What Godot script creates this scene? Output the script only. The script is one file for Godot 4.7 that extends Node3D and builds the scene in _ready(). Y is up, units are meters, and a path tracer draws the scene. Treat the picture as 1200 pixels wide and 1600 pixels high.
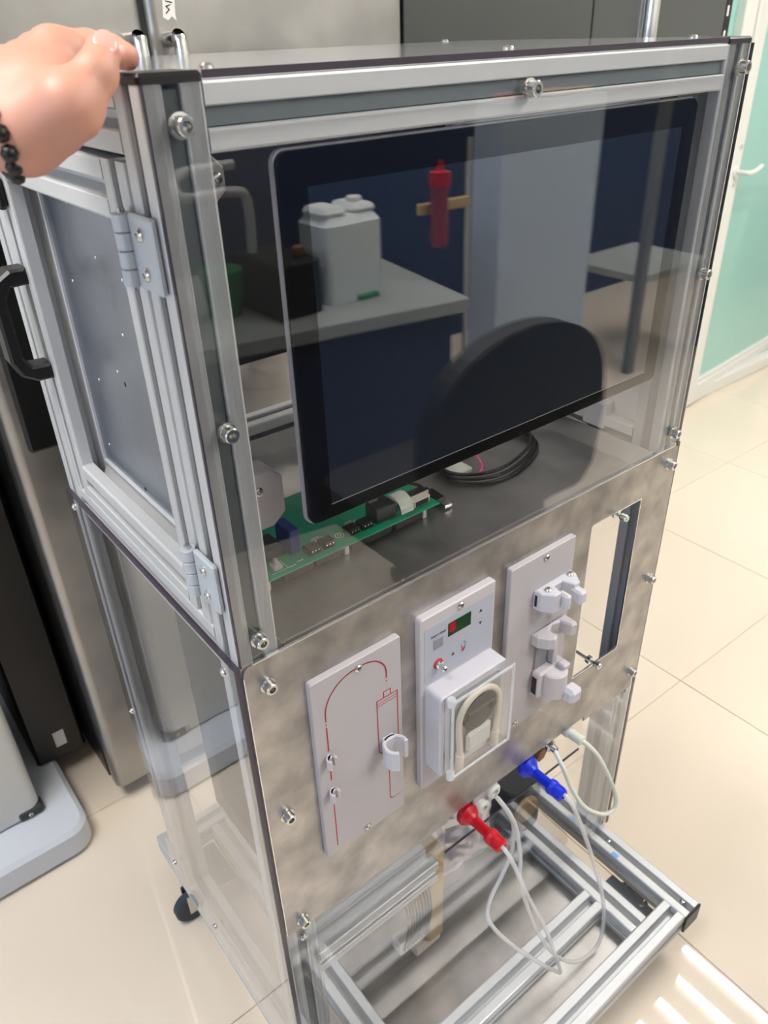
extends Node3D
# A mobile laboratory machine in an aluminium frame, standing in a lab. World axes follow the machine:
# x to the right along its front, y up from the floor, z towards the room; the front plane is z = 0.

const W := 0.7156      # width of the machine
const TOP := 1.4954    # top of the frame
const STL := 1.0033    # top edge of the steel front
const STB := 0.547     # bottom edge of the steel front
const DEP := 0.4634    # depth of the frame
const P := 0.045       # profile size
const BASE := 0.140    # top of the foot frame

var M := {}
var used := {}
var rng := RandomNumberGenerator.new()

func _ready() -> void:
	rng.seed = 7
	set_view()
	make_materials()
	set_lights()
	build_room()
	build_machine()
	build_monitor()
	build_fittings()
	build_background()
	build_behind()
	build_person()

# ------------------------------------------------------------------ camera, sky, exposure
func set_view() -> void:
	var cam := Camera3D.new()
	cam.name = "camera"
	cam.position = Vector3(-0.2242, 1.5201, 0.53)
	cam.rotation_order = EULER_ORDER_YXZ
	cam.rotation_degrees = Vector3(-31.873, -37.4817, -2.0587)
	cam.fov = 66.73
	cam.near = 0.02
	cam.far = 60.0
	var att := CameraAttributesPhysical.new()
	att.frustum_focal_length = 12.0 / tan(deg_to_rad(66.73 * 0.5))
	att.frustum_focus_distance = 0.85
	att.frustum_near = 0.02
	att.frustum_far = 60.0
	att.exposure_aperture = 6.0
	cam.attributes = att
	add_child(cam)
	cam.fov = 66.73
	cam.current = true
	var env := Environment.new()
	env.background_mode = Environment.BG_SKY
	var sky := Sky.new()
	var sm := ProceduralSkyMaterial.new()
	sm.sky_top_color = Color(0.55, 0.72, 0.95)
	sm.sky_horizon_color = Color(0.86, 0.92, 1.0)
	sm.ground_bottom_color = Color(0.45, 0.45, 0.43)
	sm.ground_horizon_color = Color(0.8, 0.84, 0.88)
	sm.energy_multiplier = 1.0
	sky.sky_material = sm
	env.sky = sky
	env.background_energy_multiplier = 5.5
	env.tonemap_mode = Environment.TONE_MAPPER_LINEAR
	env.tonemap_exposure = 0.80
	env.sdfgi_enabled = true
	env.ssao_enabled = true
	env.ssil_enabled = true
	var we := WorldEnvironment.new()
	we.name = "world_environment"
	we.environment = env
	add_child(we)

# ------------------------------------------------------------------ materials
func noise_tex(freq: float, oct: int, a: Color, b: Color, seedn: int, size := 512) -> NoiseTexture2D:
	var n := FastNoiseLite.new()
	n.noise_type = FastNoiseLite.TYPE_SIMPLEX_SMOOTH
	n.seed = seedn
	n.frequency = freq
	n.fractal_octaves = oct
	var t := NoiseTexture2D.new()
	t.width = size
	t.height = size
	t.seamless = true
	t.noise = n
	var g := Gradient.new()
	g.set_color(0, a)
	g.set_color(1, b)
	t.color_ramp = g
	return t

func mat(key: String, c: Color, rough := 0.5, metal := 0.0, spec := 0.5) -> StandardMaterial3D:
	var m := StandardMaterial3D.new()
	m.resource_name = key
	m.albedo_color = c
	m.roughness = rough
	m.metallic = metal
	m.metallic_specular = spec
	M[key] = m
	return m

func pane(key: String, c: Color, rough := 0.02) -> StandardMaterial3D:
	var m := mat(key, c, rough)
	m.transparency = BaseMaterial3D.TRANSPARENCY_ALPHA
	return m

func lay(m: StandardMaterial3D, alb: Texture2D, rgh: Texture2D, scale: Vector3) -> void:
	m.uv1_triplanar = true
	m.uv1_world_triplanar = true
	m.uv1_scale = scale
	if alb:
		m.albedo_texture = alb
	if rgh:
		m.roughness = 1.0
		m.roughness_texture = rgh
		m.roughness_texture_channel = BaseMaterial3D.TEXTURE_CHANNEL_RED

func make_materials() -> void:
	var g := func(v: float) -> Color: return Color(v, v, v)
	mat("alu", Color(0.78, 0.785, 0.79), 0.42, 0.35)
	lay(M.alu, null, noise_tex(0.03, 3, g.call(0.38), g.call(0.48), 3), Vector3(3, 3, 3))
	mat("groove_shade", Color(0.29, 0.31, 0.31), 0.5)  # shade of the post grooves, put into a colour
	mat("groove_shade_light", Color(0.42, 0.45, 0.46), 0.5)  # paler groove shade, for the top beam
	mat("groove", Color(0.62, 0.64, 0.65), 0.45, 0.85)
	mat("steel", Color(1, 1, 1), 0.35, 1.0)
	lay(M.steel, noise_tex(0.012, 5, Color(0.58, 0.572, 0.565), Color(0.78, 0.768, 0.76), 11), noise_tex(0.014, 4, g.call(0.34), g.call(0.50), 12), Vector3(2.2, 2.2, 2.2))
	mat("steel_edge", Color(0.86, 0.87, 0.88), 0.25, 1.0)
	mat("steel_sheet", Color(1, 1, 1), 0.3, 1.0)
	lay(M.steel_sheet, noise_tex(0.01, 5, Color(0.62, 0.61, 0.60), Color(0.76, 0.75, 0.74), 21), noise_tex(0.01, 3, g.call(0.34), g.call(0.46), 22), Vector3(1.6, 1.6, 1.6))
	mat("door_sheet", Color(0.60, 0.62, 0.66), 0.34, 0.9)
	lay(M.door_sheet, null, noise_tex(0.012, 3, g.call(0.28), g.call(0.42), 25), Vector3(2, 2, 2))
	mat("bolt", Color(0.80, 0.80, 0.79), 0.22, 1.0)
	mat("chrome", Color(0.90, 0.90, 0.90), 0.12, 1.0)
	pane("acrylic", Color(0.96, 0.97, 0.97, 0.001), 0.0)
	pane("acrylic_top", Color(0.90, 0.90, 0.92, 0.16), 0.12)
	mat("acrylic_edge", Color(0.24, 0.21, 0.25), 0.25)
	mat("acrylic_rim", Color(0.72, 0.74, 0.78), 0.2)
	mat("black", Color(0.035, 0.035, 0.037), 0.38)
	mat("black_soft", Color(0.05, 0.05, 0.055), 0.6)
	mat("dark_grey", Color(0.17, 0.175, 0.185), 0.5)
	mat("bezel", Color(0.03, 0.03, 0.035), 0.02, 0.0, 0.22)
	mat("screen", Color(0.07, 0.10, 0.15), 0.01, 0.0, 1.0)
	M.screen.clearcoat_enabled = true
	M.screen.clearcoat = 1.0
	M.screen.clearcoat_roughness = 0.0
	mat("hinge", Color(0.74, 0.765, 0.79), 0.42, 0.3)
	mat("trim_grey", Color(0.74, 0.74, 0.77), 0.4, 0.2)
	mat("white_plastic", Color(0.74, 0.72, 0.735), 0.42)
	mat("white_plate", Color(0.70, 0.68, 0.69), 0.5)
	mat("bluish_plastic", Color(0.75, 0.745, 0.775), 0.4)
	mat("cream", Color(0.83, 0.80, 0.74), 0.35)
	mat("beige", Color(0.76, 0.64, 0.44), 0.55)
	mat("red_print", Color(0.72, 0.13, 0.15), 0.5)
	mat("red", Color(0.74, 0.01, 0.10), 0.34)
	mat("blue", Color(0.03, 0.17, 0.80), 0.32)
	pane("clear_tube", Color(0.88, 0.88, 0.88, 0.42), 0.12)
	mat("milky_tube", Color(0.86, 0.87, 0.83), 0.3)
	M.milky_tube.backlight_enabled = true
	M.milky_tube.backlight = Color(0.4, 0.4, 0.38)
	mat("pcb", Color(0.03, 0.58, 0.42), 0.35)
	mat("silk", Color(0.85, 0.90, 0.86), 0.6)
	mat("relay", Color(0.10, 0.22, 0.48), 0.4)
	mat("display_green", Color(0.02, 0.22, 0.10), 0.15)
	mat("display_red", Color(0.62, 0.05, 0.10), 0.15)
	mat("panel_film", Color(0.67, 0.68, 0.73), 0.4)
	mat("grey_key", Color(0.52, 0.52, 0.54), 0.5)
	mat("ink", Color(0.12, 0.12, 0.13), 0.6)
	mat("skin", Color(0.77, 0.56, 0.485), 0.48)
	M.skin.subsurf_scatter_enabled = true
	M.skin.subsurf_scatter_strength = 0.04
	mat("nail", Color(0.88, 0.64, 0.59), 0.2)
	mat("tile_a", Color(0.90, 0.845, 0.775), 0.025)
	mat("tile_b", Color(0.895, 0.84, 0.77), 0.03)
	mat("tile_c", Color(0.905, 0.85, 0.78), 0.025)
	mat("grout", Color(0.80, 0.74, 0.66), 0.8)
	mat("wall_white", Color(0.84, 0.84, 0.82), 0.8)
	mat("wall_blue", Color(0.10, 0.18, 0.32), 0.6)
	mat("wall_green", Color(0.70, 0.80, 0.70), 0.7)
	mat("ceiling", Color(0.88, 0.88, 0.87), 0.9)
	mat("paint_white", Color(0.88, 0.88, 0.86), 0.4)
	var gg := pane("green_glass", Color(0.64, 0.85, 0.82, 0.60), 0.3)
	gg.metallic_specular = 0.5
	pane("window_glass", Color(0.9, 0.95, 1.0, 0.05), 0.02)
	mat("fridge_steel", Color(0.70, 0.69, 0.675), 0.33, 0.92)
	lay(M.fridge_steel, noise_tex(0.01, 3, Color(0.90, 0.90, 0.90), Color(1, 1, 1), 31), noise_tex(0.02, 3, g.call(0.28), g.call(0.40), 32), Vector3(1.2, 1.2, 1.2))
	mat("dark_glass", Color(0.30, 0.31, 0.305), 0.25, 0.2)
	mat("appliance_white", Color(0.80, 0.80, 0.78), 0.4)
	mat("appliance_grey", Color(0.60, 0.605, 0.61), 0.4)
	mat("base_white", Color(0.80, 0.815, 0.84), 0.35)
	mat("caster_rubber", Color(0.16, 0.20, 0.25), 0.5)
	mat("wood", Color(0.56, 0.42, 0.26), 0.6)
	mat("navy", Color(0.07, 0.13, 0.26), 0.5)
	mat("bench_top", Color(0.62, 0.64, 0.63), 0.5)
	mat("can", Color(0.86, 0.88, 0.88), 0.5)
	mat("green_tub", Color(0.12, 0.50, 0.28), 0.5)
	mat("foil", Color(0.84, 0.82, 0.84), 0.3, 0.75)
	mat("plate_grey", Color(0.40, 0.42, 0.44), 0.4, 0.1)
	mat("cabinet_pale", Color(0.74, 0.79, 0.86), 0.5)
	pane("rim_highlight", Color(0.9, 0.92, 0.94, 0.35), 0.05)  # whitish highlight colour for the pump cover edges
	mat("pink", Color(0.85, 0.35, 0.55), 0.4)
	mat("bottle", Color(0.55, 0.20, 0.28), 0.4)
	mat("wire", Color(0.34, 0.27, 0.19), 0.5)
	mat("tape_blue", Color(0.45, 0.68, 0.90), 0.5)
	mat("tan_disc", Color(0.62, 0.50, 0.33), 0.6)
	mat("reflector", Color(0.90, 0.90, 0.90), 0.25, 0.6)
	var lamp := mat("lamp", Color(1, 1, 1), 0.4)
	lamp.emission_enabled = true
	lamp.emission = Color(1.0, 0.985, 0.965)
	lamp.emission_energy_multiplier = 6.0

# ------------------------------------------------------------------ mesh helpers
func st_new() -> SurfaceTool:
	var st := SurfaceTool.new()
	st.begin(Mesh.PRIMITIVE_TRIANGLES)
	return st

func tri_n(st: SurfaceTool, a: Vector3, b: Vector3, c: Vector3, na: Vector3, nb: Vector3, nc: Vector3) -> void:
	var fn := (b - a).cross(c - a)
	if fn.length_squared() < 1e-18:
		return
	if fn.dot(na + nb + nc) > 0.0:
		st.set_normal(na); st.add_vertex(a)
		st.set_normal(nc); st.add_vertex(c)
		st.set_normal(nb); st.add_vertex(b)
	else:
		st.set_normal(na); st.add_vertex(a)
		st.set_normal(nb); st.add_vertex(b)
		st.set_normal(nc); st.add_vertex(c)

func quad(st: SurfaceTool, a: Vector3, b: Vector3, c: Vector3, d: Vector3, n: Vector3) -> void:
	tri_n(st, a, b, c, n, n, n)
	tri_n(st, a, c, d, n, n, n)

func box(st: SurfaceTool, lo: Vector3, hi: Vector3, ch := 0.0, xf := Transform3D.IDENTITY) -> void:
	var c := (lo + hi) * 0.5
	var h := (hi - lo) * 0.5
	ch = minf(ch, minf(h.x, minf(h.y, h.z)) * 0.95)
	for ax in 3:
		var u := (ax + 1) % 3
		var v := (ax + 2) % 3
		for s in [-1.0, 1.0]:
			var pts: Array[Vector3] = []
			for q in [[-1, -1], [1, -1], [1, 1], [-1, 1]]:
				var p := Vector3.ZERO
				p[ax] = s * h[ax]
				p[u] = q[0] * (h[u] - ch)
				p[v] = q[1] * (h[v] - ch)
				pts.append(xf * (c + p))
			var n := Vector3.ZERO
			n[ax] = s
			quad(st, pts[0], pts[1], pts[2], pts[3], (xf.basis * n).normalized())
	if ch <= 0.0:
		return
	for ax in 3:
		var u := (ax + 1) % 3
		var v := (ax + 2) % 3
		for su in [-1.0, 1.0]:
			for sv in [-1.0, 1.0]:
				var n := Vector3.ZERO
				n[u] = su
				n[v] = sv
				var pp: Array[Vector3] = []
				for q in [[-1, 0], [1, 0], [1, 1], [-1, 1]]:
					var p := Vector3.ZERO
					p[ax] = q[0] * (h[ax] - ch)
					p[u] = su * (h[u] - (ch if q[1] == 0 else 0.0))
					p[v] = sv * (h[v] - (0.0 if q[1] == 0 else ch))
					pp.append(xf * (c + p))
				quad(st, pp[0], pp[1], pp[2], pp[3], (xf.basis * n).normalized())
	for sx in [-1.0, 1.0]:
		for sy in [-1.0, 1.0]:
			for sz in [-1.0, 1.0]:
				var s := Vector3(sx, sy, sz)
				var k := [Vector3(0, ch, ch), Vector3(ch, 0, ch), Vector3(ch, ch, 0)]
				var q: Array[Vector3] = []
				for e in k:
					q.append(xf * (c + s * (h - e)))
				var n: Vector3 = (xf.basis * s).normalized()
				tri_n(st, q[0], q[1], q[2], n, n, n)

func rrect(x0: float, y0: float, x1: float, y1: float, r: float, seg := 5) -> PackedVector2Array:
	var out := PackedVector2Array()
	var cs := [Vector2(x1 - r, y1 - r), Vector2(x0 + r, y1 - r), Vector2(x0 + r, y0 + r), Vector2(x1 - r, y0 + r)]
	for k in 4:
		for i in seg + 1:
			var a := PI * 0.5 * (k + float(i) / seg)
			out.append(cs[k] + Vector2(cos(a), sin(a)) * r)
	return out

func circle_poly(c: Vector2, r: float, seg := 20) -> PackedVector2Array:
	var out := PackedVector2Array()
	for i in seg:
		out.append(c + Vector2(cos(TAU * i / seg), sin(TAU * i / seg)) * r)
	return out

func inset(poly: PackedVector2Array, d: float) -> PackedVector2Array:
	var out := PackedVector2Array()
	var n := poly.size()
	var s := -1.0 if Geometry2D.is_polygon_clockwise(poly) else 1.0
	for i in n:
		var a := (poly[i] - poly[(i + n - 1) % n]).normalized()
		var b := (poly[(i + 1) % n] - poly[i]).normalized()
		var na := Vector2(-a.y, a.x) * s
		var nb := Vector2(-b.y, b.x) * s
		var m := (na + nb)
		if m.length() < 1e-5:
			out.append(poly[i])
			continue
		m = m.normalized()
		out.append(poly[i] + m * d / maxf(0.35, m.dot(na)))
	return out

# polygon in the local xy plane, pushed along local z from z0 to z1; ch rounds off the z1 edge
func prism(st: SurfaceTool, poly: PackedVector2Array, z0: float, z1: float, xf := Transform3D.IDENTITY, ch := 0.0, smooth := false) -> void:
	var n := poly.size()
	var cap := poly if ch <= 0.0 else inset(poly, ch)
	var idx := Geometry2D.triangulate_polygon(poly)
	var dz := signf(z1 - z0)
	var nf := (xf.basis * Vector3(0, 0, dz)).normalized()
	for t in range(0, idx.size(), 3):
		var f: Array[Vector3] = []
		var bk: Array[Vector3] = []
		for k in 3:
			var q := cap[idx[t + k]]
			var q2 := poly[idx[t + k]]
			f.append(xf * Vector3(q.x, q.y, z1))
			bk.append(xf * Vector3(q2.x, q2.y, z0))
		tri_n(st, f[0], f[1], f[2], nf, nf, nf)
		tri_n(st, bk[0], bk[1], bk[2], -nf, -nf, -nf)
	var s := 1.0 if Geometry2D.is_polygon_clockwise(poly) else -1.0
	var zc := z1 - ch * dz
	var en: Array[Vector2] = []
	for i in n:
		var e := (poly[(i + 1) % n] - poly[i]).normalized()
		en.append(Vector2(-e.y, e.x) * s)
	for i in n:
		var j := (i + 1) % n
		var n0 := en[i]
		var n1 := en[i]
		if smooth:
			n0 = (en[(i + n - 1) % n] + en[i]).normalized()
			n1 = (en[i] + en[j]).normalized()
		var a3 := (xf.basis * Vector3(n0.x, n0.y, 0)).normalized()
		var b3 := (xf.basis * Vector3(n1.x, n1.y, 0)).normalized()
		var a := xf * Vector3(poly[i].x, poly[i].y, z0)
		var b := xf * Vector3(poly[j].x, poly[j].y, z0)
		var c := xf * Vector3(poly[j].x, poly[j].y, zc)
		var d := xf * Vector3(poly[i].x, poly[i].y, zc)
		tri_n(st, a, b, c, a3, b3, b3)
		tri_n(st, a, c, d, a3, b3, a3)
		if ch > 0.0:
			var c2 := xf * Vector3(cap[j].x, cap[j].y, z1)
			var d2 := xf * Vector3(cap[i].x, cap[i].y, z1)
			var ma := (a3 + nf).normalized()
			var mb := (b3 + nf).normalized()
			tri_n(st, d, c, c2, ma, mb, mb)
			tri_n(st, d, c2, d2, ma, mb, ma)

# profile points are (radius, height along local z)
func lathe(st: SurfaceTool, prof: Array, xf := Transform3D.IDENTITY, seg := 20, smooth := false) -> void:
	var norms: Array[Vector2] = []
	for i in prof.size() - 1:
		var d: Vector2 = (prof[i + 1] - prof[i])
		norms.append(Vector2(d.y, -d.x).normalized())
	for i in prof.size() - 1:
		var p0: Vector2 = prof[i]
		var p1: Vector2 = prof[i + 1]
		var n0: Vector2 = norms[i]
		var n1: Vector2 = norms[i]
		if smooth:
			if i > 0:
				n0 = (norms[i - 1] + norms[i]).normalized()
			if i < prof.size() - 2:
				n1 = (norms[i + 1] + norms[i]).normalized()
		for k in seg:
			var a := TAU * k / seg
			var b := TAU * (k + 1) / seg
			var ca := Vector2(cos(a), sin(a))
			var cb := Vector2(cos(b), sin(b))
			var va := xf * Vector3(ca.x * p0.x, ca.y * p0.x, p0.y)
			var vb := xf * Vector3(cb.x * p0.x, cb.y * p0.x, p0.y)
			var vc := xf * Vector3(cb.x * p1.x, cb.y * p1.x, p1.y)
			var vd := xf * Vector3(ca.x * p1.x, ca.y * p1.x, p1.y)
			var na := (xf.basis * Vector3(ca.x * n0.x, ca.y * n0.x, n0.y)).normalized()
			var nb := (xf.basis * Vector3(cb.x * n0.x, cb.y * n0.x, n0.y)).normalized()
			var nc := (xf.basis * Vector3(cb.x * n1.x, cb.y * n1.x, n1.y)).normalized()
			var nd := (xf.basis * Vector3(ca.x * n1.x, ca.y * n1.x, n1.y)).normalized()
			tri_n(st, va, vb, vc, na, nb, nc)
			tri_n(st, va, vc, vd, na, nc, nd)

func cyl(st: SurfaceTool, a: Vector3, b: Vector3, r: float, seg := 16, ch := 0.0) -> void:
	var l := a.distance_to(b)
	var xf := Transform3D(basis_z((b - a).normalized()), a)
	if ch > 0.0:
		lathe(st, [Vector2(0, 0), Vector2(r - ch, 0), Vector2(r, ch), Vector2(r, l - ch), Vector2(r - ch, l), Vector2(0, l)], xf, seg)
	else:
		lathe(st, [Vector2(0, 0), Vector2(r, 0), Vector2(r, l), Vector2(0, l)], xf, seg)

func basis_z(z: Vector3) -> Basis:
	var up := Vector3.UP if absf(z.y) < 0.9 else Vector3.RIGHT
	var x := up.cross(z).normalized()
	return Basis(x, z.cross(x).normalized(), z)

func spline(pts: Array, steps := 8) -> Array[Vector3]:
	var out: Array[Vector3] = []
	var n := pts.size()
	for i in n - 1:
		var p0: Vector3 = pts[maxi(i - 1, 0)]
		var p1: Vector3 = pts[i]
		var p2: Vector3 = pts[i + 1]
		var p3: Vector3 = pts[mini(i + 2, n - 1)]
		for k in steps:
			out.append(p1.cubic_interpolate(p2, p0, p3, float(k) / steps))
	out.append(pts[n - 1])
	return out

func tube(st: SurfaceTool, pts: Array[Vector3], r: float, seg := 10) -> void:
	var n := pts.size()
	var up := Vector3.ZERO
	var rings: Array = []
	for i in n:
		var t := (pts[mini(i + 1, n - 1)] - pts[maxi(i - 1, 0)]).normalized()
		if i == 0:
			up = basis_z(t).y
		up = (up - t * up.dot(t)).normalized()
		var side := t.cross(up)
		var ring: Array[Vector3] = []
		for k in seg:
			var a := TAU * k / seg
			ring.append(up * cos(a) + side * sin(a))
		rings.append(ring)
	for i in n - 1:
		for k in seg:
			var k2 := (k + 1) % seg
			var na: Vector3 = rings[i][k]
			var nb: Vector3 = rings[i][k2]
			var nc: Vector3 = rings[i + 1][k2]
			var nd: Vector3 = rings[i + 1][k]
			tri_n(st, pts[i] + na * r, pts[i] + nb * r, pts[i + 1] + nc * r, na, nb, nc)
			tri_n(st, pts[i] + na * r, pts[i + 1] + nc * r, pts[i + 1] + nd * r, na, nc, nd)
	for e in [0, n - 1]:
		var t: Vector3 = (pts[0] - pts[1]).normalized() if e == 0 else (pts[n - 1] - pts[n - 2]).normalized()
		for k in seg:
			tri_n(st, pts[e], pts[e] + rings[e][k] * r, pts[e] + rings[e][(k + 1) % seg] * r, t, t, t)

func ball(st: SurfaceTool, c: Vector3, rad: Vector3, bas := Basis.IDENTITY, seg := 14) -> void:
	var rows := seg / 2
	for i in rows:
		for k in seg:
			var q: Array[Vector3] = []
			for e in [[i, k], [i, k + 1], [i + 1, k + 1], [i + 1, k]]:
				var th: float = PI * e[0] / rows
				var ph: float = TAU * e[1] / seg
				q.append(Vector3(sin(th) * cos(ph), cos(th), sin(th) * sin(ph)))
			var v: Array[Vector3] = []
			var nn: Array[Vector3] = []
			for d in q:
				v.append(c + bas * (d * rad))
				nn.append((bas * (d / rad)).normalized())
			tri_n(st, v[0], v[1], v[2], nn[0], nn[1], nn[2])
			tri_n(st, v[0], v[2], v[3], nn[0], nn[2], nn[3])

# ------------------------------------------------------------------ object helpers
func numbered(called: String) -> String:
	if not used.has(called):
		used[called] = 0
		return called
	used[called] += 1
	return "%s_%03d" % [called, used[called]]

func tag(o: Node, label: String, category: String, group := "") -> void:
	o.set_meta("label", label)
	o.set_meta("category", category)
	if group != "":
		o.set_meta("group", group)

func thing(called: String, label: String, category: String, at := Vector3.ZERO, group := "") -> Node3D:
	var o := Node3D.new()
	o.name = numbered(called)
	o.position = at
	add_child(o)
	tag(o, label, category, group)
	return o

# meshes are written in world coordinates; a part's own origin is its thing's base
func part(parent: Node3D, called: String, st: SurfaceTool, m: Material, label := "") -> MeshInstance3D:
	return put(parent, called, st.commit(), m, label)

func put(parent: Node3D, called: String, mesh: Mesh, m: Material, label := "", xf := Transform3D.IDENTITY) -> MeshInstance3D:
	var mi := MeshInstance3D.new()
	mi.name = called
	mi.mesh = mesh
	mi.material_override = m
	mi.transform = xf
	if parent != self and parent.get_parent() == self and not parent is MeshInstance3D:
		mi.position -= parent.position
	parent.add_child(mi, true)
	if label != "":
		mi.set_meta("label", label)
	return mi

func solid(called: String, st: SurfaceTool, m: Material, label: String, category: String, group := "") -> MeshInstance3D:
	var mi := MeshInstance3D.new()
	mi.name = numbered(called)
	mi.mesh = st.commit()
	mi.material_override = m
	add_child(mi)
	tag(mi, label, category, group)
	return mi

func struct(called: String, st: SurfaceTool, m: Material) -> MeshInstance3D:
	var mi := MeshInstance3D.new()
	mi.name = called
	mi.mesh = st.commit()
	mi.material_override = m
	mi.set_meta("kind", "structure")
	add_child(mi, true)
	return mi

func boxpart(parent: Node3D, called: String, lo: Vector3, hi: Vector3, m: Material, ch := 0.0, label := "") -> MeshInstance3D:
	var st := st_new()
	box(st, lo, hi, ch)
	return part(parent, called, st, m, label)

# extruded 45 mm profile with a T groove in each side
func profile_poly(sz: float) -> PackedVector2Array:
	var h := sz * 0.5
	var out := PackedVector2Array()
	var side := [Vector2(h, -h + 0.0025), Vector2(h, -0.0076), Vector2(h - 0.0012, -0.0066), Vector2(h - 0.0045, -0.0066), Vector2(h - 0.0045, -0.0100), Vector2(h - 0.0060, -0.0100), Vector2(h - 0.0185, -0.0030),
		Vector2(h - 0.0185, 0.0030), Vector2(h - 0.0060, 0.0100), Vector2(h - 0.0045, 0.0100), Vector2(h - 0.0045, 0.0066), Vector2(h - 0.0012, 0.0066), Vector2(h, 0.0076), Vector2(h, h - 0.0025), Vector2(h - 0.0008, h - 0.0008)]
	for k in 4:
		for q in side:
			out.append((q as Vector2).rotated(PI * 0.5 * k))
	return out

func beam(parent: Node3D, called: String, a: Vector3, b: Vector3, m: Material = null, label := "") -> MeshInstance3D:
	var st := st_new()
	var d := (b - a).normalized()
	var bas := Basis(Vector3(1, 0, 0), Vector3(0, 0, -1), Vector3(0, 1, 0))
	if absf(d.x) > 0.9:
		bas = Basis(Vector3(0, 1, 0), Vector3(0, 0, 1), Vector3(1, 0, 0))
	elif absf(d.z) > 0.9:
		bas = Basis(Vector3(1, 0, 0), Vector3(0, 1, 0), Vector3(0, 0, 1))
	prism(st, profile_poly(P), 0.0, a.distance_to(b) * signf(d.dot(bas.z)), Transform3D(bas, a))
	return part(parent, called, st, m if m else M.alu, label)

var bolt_mesh: Mesh
var screw_mesh: Mesh
func make_bolts() -> void:
	var st := st_new()
	lathe(st, [Vector2(0.0085, 0), Vector2(0.0085, 0.0014), Vector2(0.0062, 0.0016), Vector2(0.0066, 0.0022), Vector2(0.0066, 0.0098), Vector2(0.0058, 0.0108), Vector2(0.0036, 0.0108)], Transform3D.IDENTITY, 18)
	lathe(st, [Vector2(0.0036, 0.0108), Vector2(0.0030, 0.0060), Vector2(0.0, 0.0058)], Transform3D.IDENTITY, 6)
	bolt_mesh = st.commit()
	st = st_new()
	lathe(st, [Vector2(0.0052, 0), Vector2(0.0050, 0.0016), Vector2(0.0036, 0.0030), Vector2(0.0020, 0.0034)], Transform3D.IDENTITY, 16)
	lathe(st, [Vector2(0.0020, 0.0034), Vector2(0.0016, 0.0014), Vector2(0.0, 0.0014)], Transform3D.IDENTITY, 6)
	screw_mesh = st.commit()

func bolts(parent: Node3D, called: String, mesh: Mesh, spots: Array, dir := Vector3(0, 0, 1)) -> void:
	for p in spots:
		put(parent, called, mesh, M.bolt, "", Transform3D(basis_z(dir).rotated(dir, rng.randf() * TAU), p))

# ------------------------------------------------------------------ lights
func set_lights() -> void:
	# five louvred luminaires in the ceiling, four tubes each
	for c in [Vector3(2.165, 2.8, 0.25), Vector3(-0.75, 2.8, -0.15), Vector3(1.3, 2.8, 1.7), Vector3(3.6, 2.8, 1.9), Vector3(2.9, 2.8, -2.38)]:  # last one is added, unseen, to light the green glass from behind
		luminaire(c)

func luminaire(c: Vector3) -> void:
	var t := thing("ceiling_light", "white louvred ceiling light with four tubes, %s" % {2.165: "over the open floor right of the machine", -0.75: "left of the machine", 1.3: "above the lab bench", 2.9: "added beyond the green glass door for light", 3.6: "beyond the tall pale cabinet"}[snappedf(c.x, 0.001)], "ceiling light", c, "ceiling luminaires")
	var st := st_new()
	var x0 := c.x - 0.36
	var x1 := c.x + 0.36
	var z0 := c.z - 0.66
	var z1 := c.z + 0.66
	box(st, Vector3(x0, c.y + 0.075, z0), Vector3(x1, c.y + 0.09, z1))
	for s in [[x0, x0 + 0.012], [x1 - 0.012, x1]]:
		box(st, Vector3(s[0], c.y - 0.004, z0), Vector3(s[1], c.y + 0.08, z1))
	for s in [[z0, z0 + 0.012], [z1 - 0.012, z1]]:
		box(st, Vector3(x0, c.y - 0.004, s[0]), Vector3(x1, c.y + 0.08, s[1]))
	part(t, "housing", st, M.paint_white)
	st = st_new()
	for k in 5:
		var x := c.x - 0.34 + 0.17 * k
		prism(st, PackedVector2Array([Vector2(x - 0.035, c.y), Vector2(x + 0.035, c.y), Vector2(x + 0.004, c.y + 0.06), Vector2(x - 0.004, c.y + 0.06)]), z0 + 0.02, z1 - 0.02)
	part(t, "reflector", st, M.reflector)
	st = st_new()
	for k in 13:
		var z := z0 + 0.06 + (z1 - z0 - 0.12) * k / 12.0
		box(st, Vector3(x0 + 0.02, c.y + 0.004, z - 0.001), Vector3(x1 - 0.02, c.y + 0.03, z + 0.001))
	part(t, "louvre", st, M.reflector)
	for k in 4:
		var x := c.x - 0.255 + 0.17 * k
		st = st_new()
		cyl(st, Vector3(x, c.y + 0.055, z0 + 0.05), Vector3(x, c.y + 0.055, z1 - 0.05), 0.013, 10)
		part(t, "lamp_tube", st, M.lamp)
		var l := AreaLight3D.new()
		l.name = "tube_light"
		l.area_size = Vector2(0.03, z1 - z0 - 0.1)
		l.light_color = Color(1.0, 0.985, 0.965)
		l.light_energy = 1.45
		l.light_size = 0.03
		l.area_range = 12.0
		l.shadow_enabled = true
		l.position = Vector3(x - c.x, 0.002, 0)
		l.rotation_degrees = Vector3(-90, 0, 0)
		t.add_child(l, true)

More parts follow.
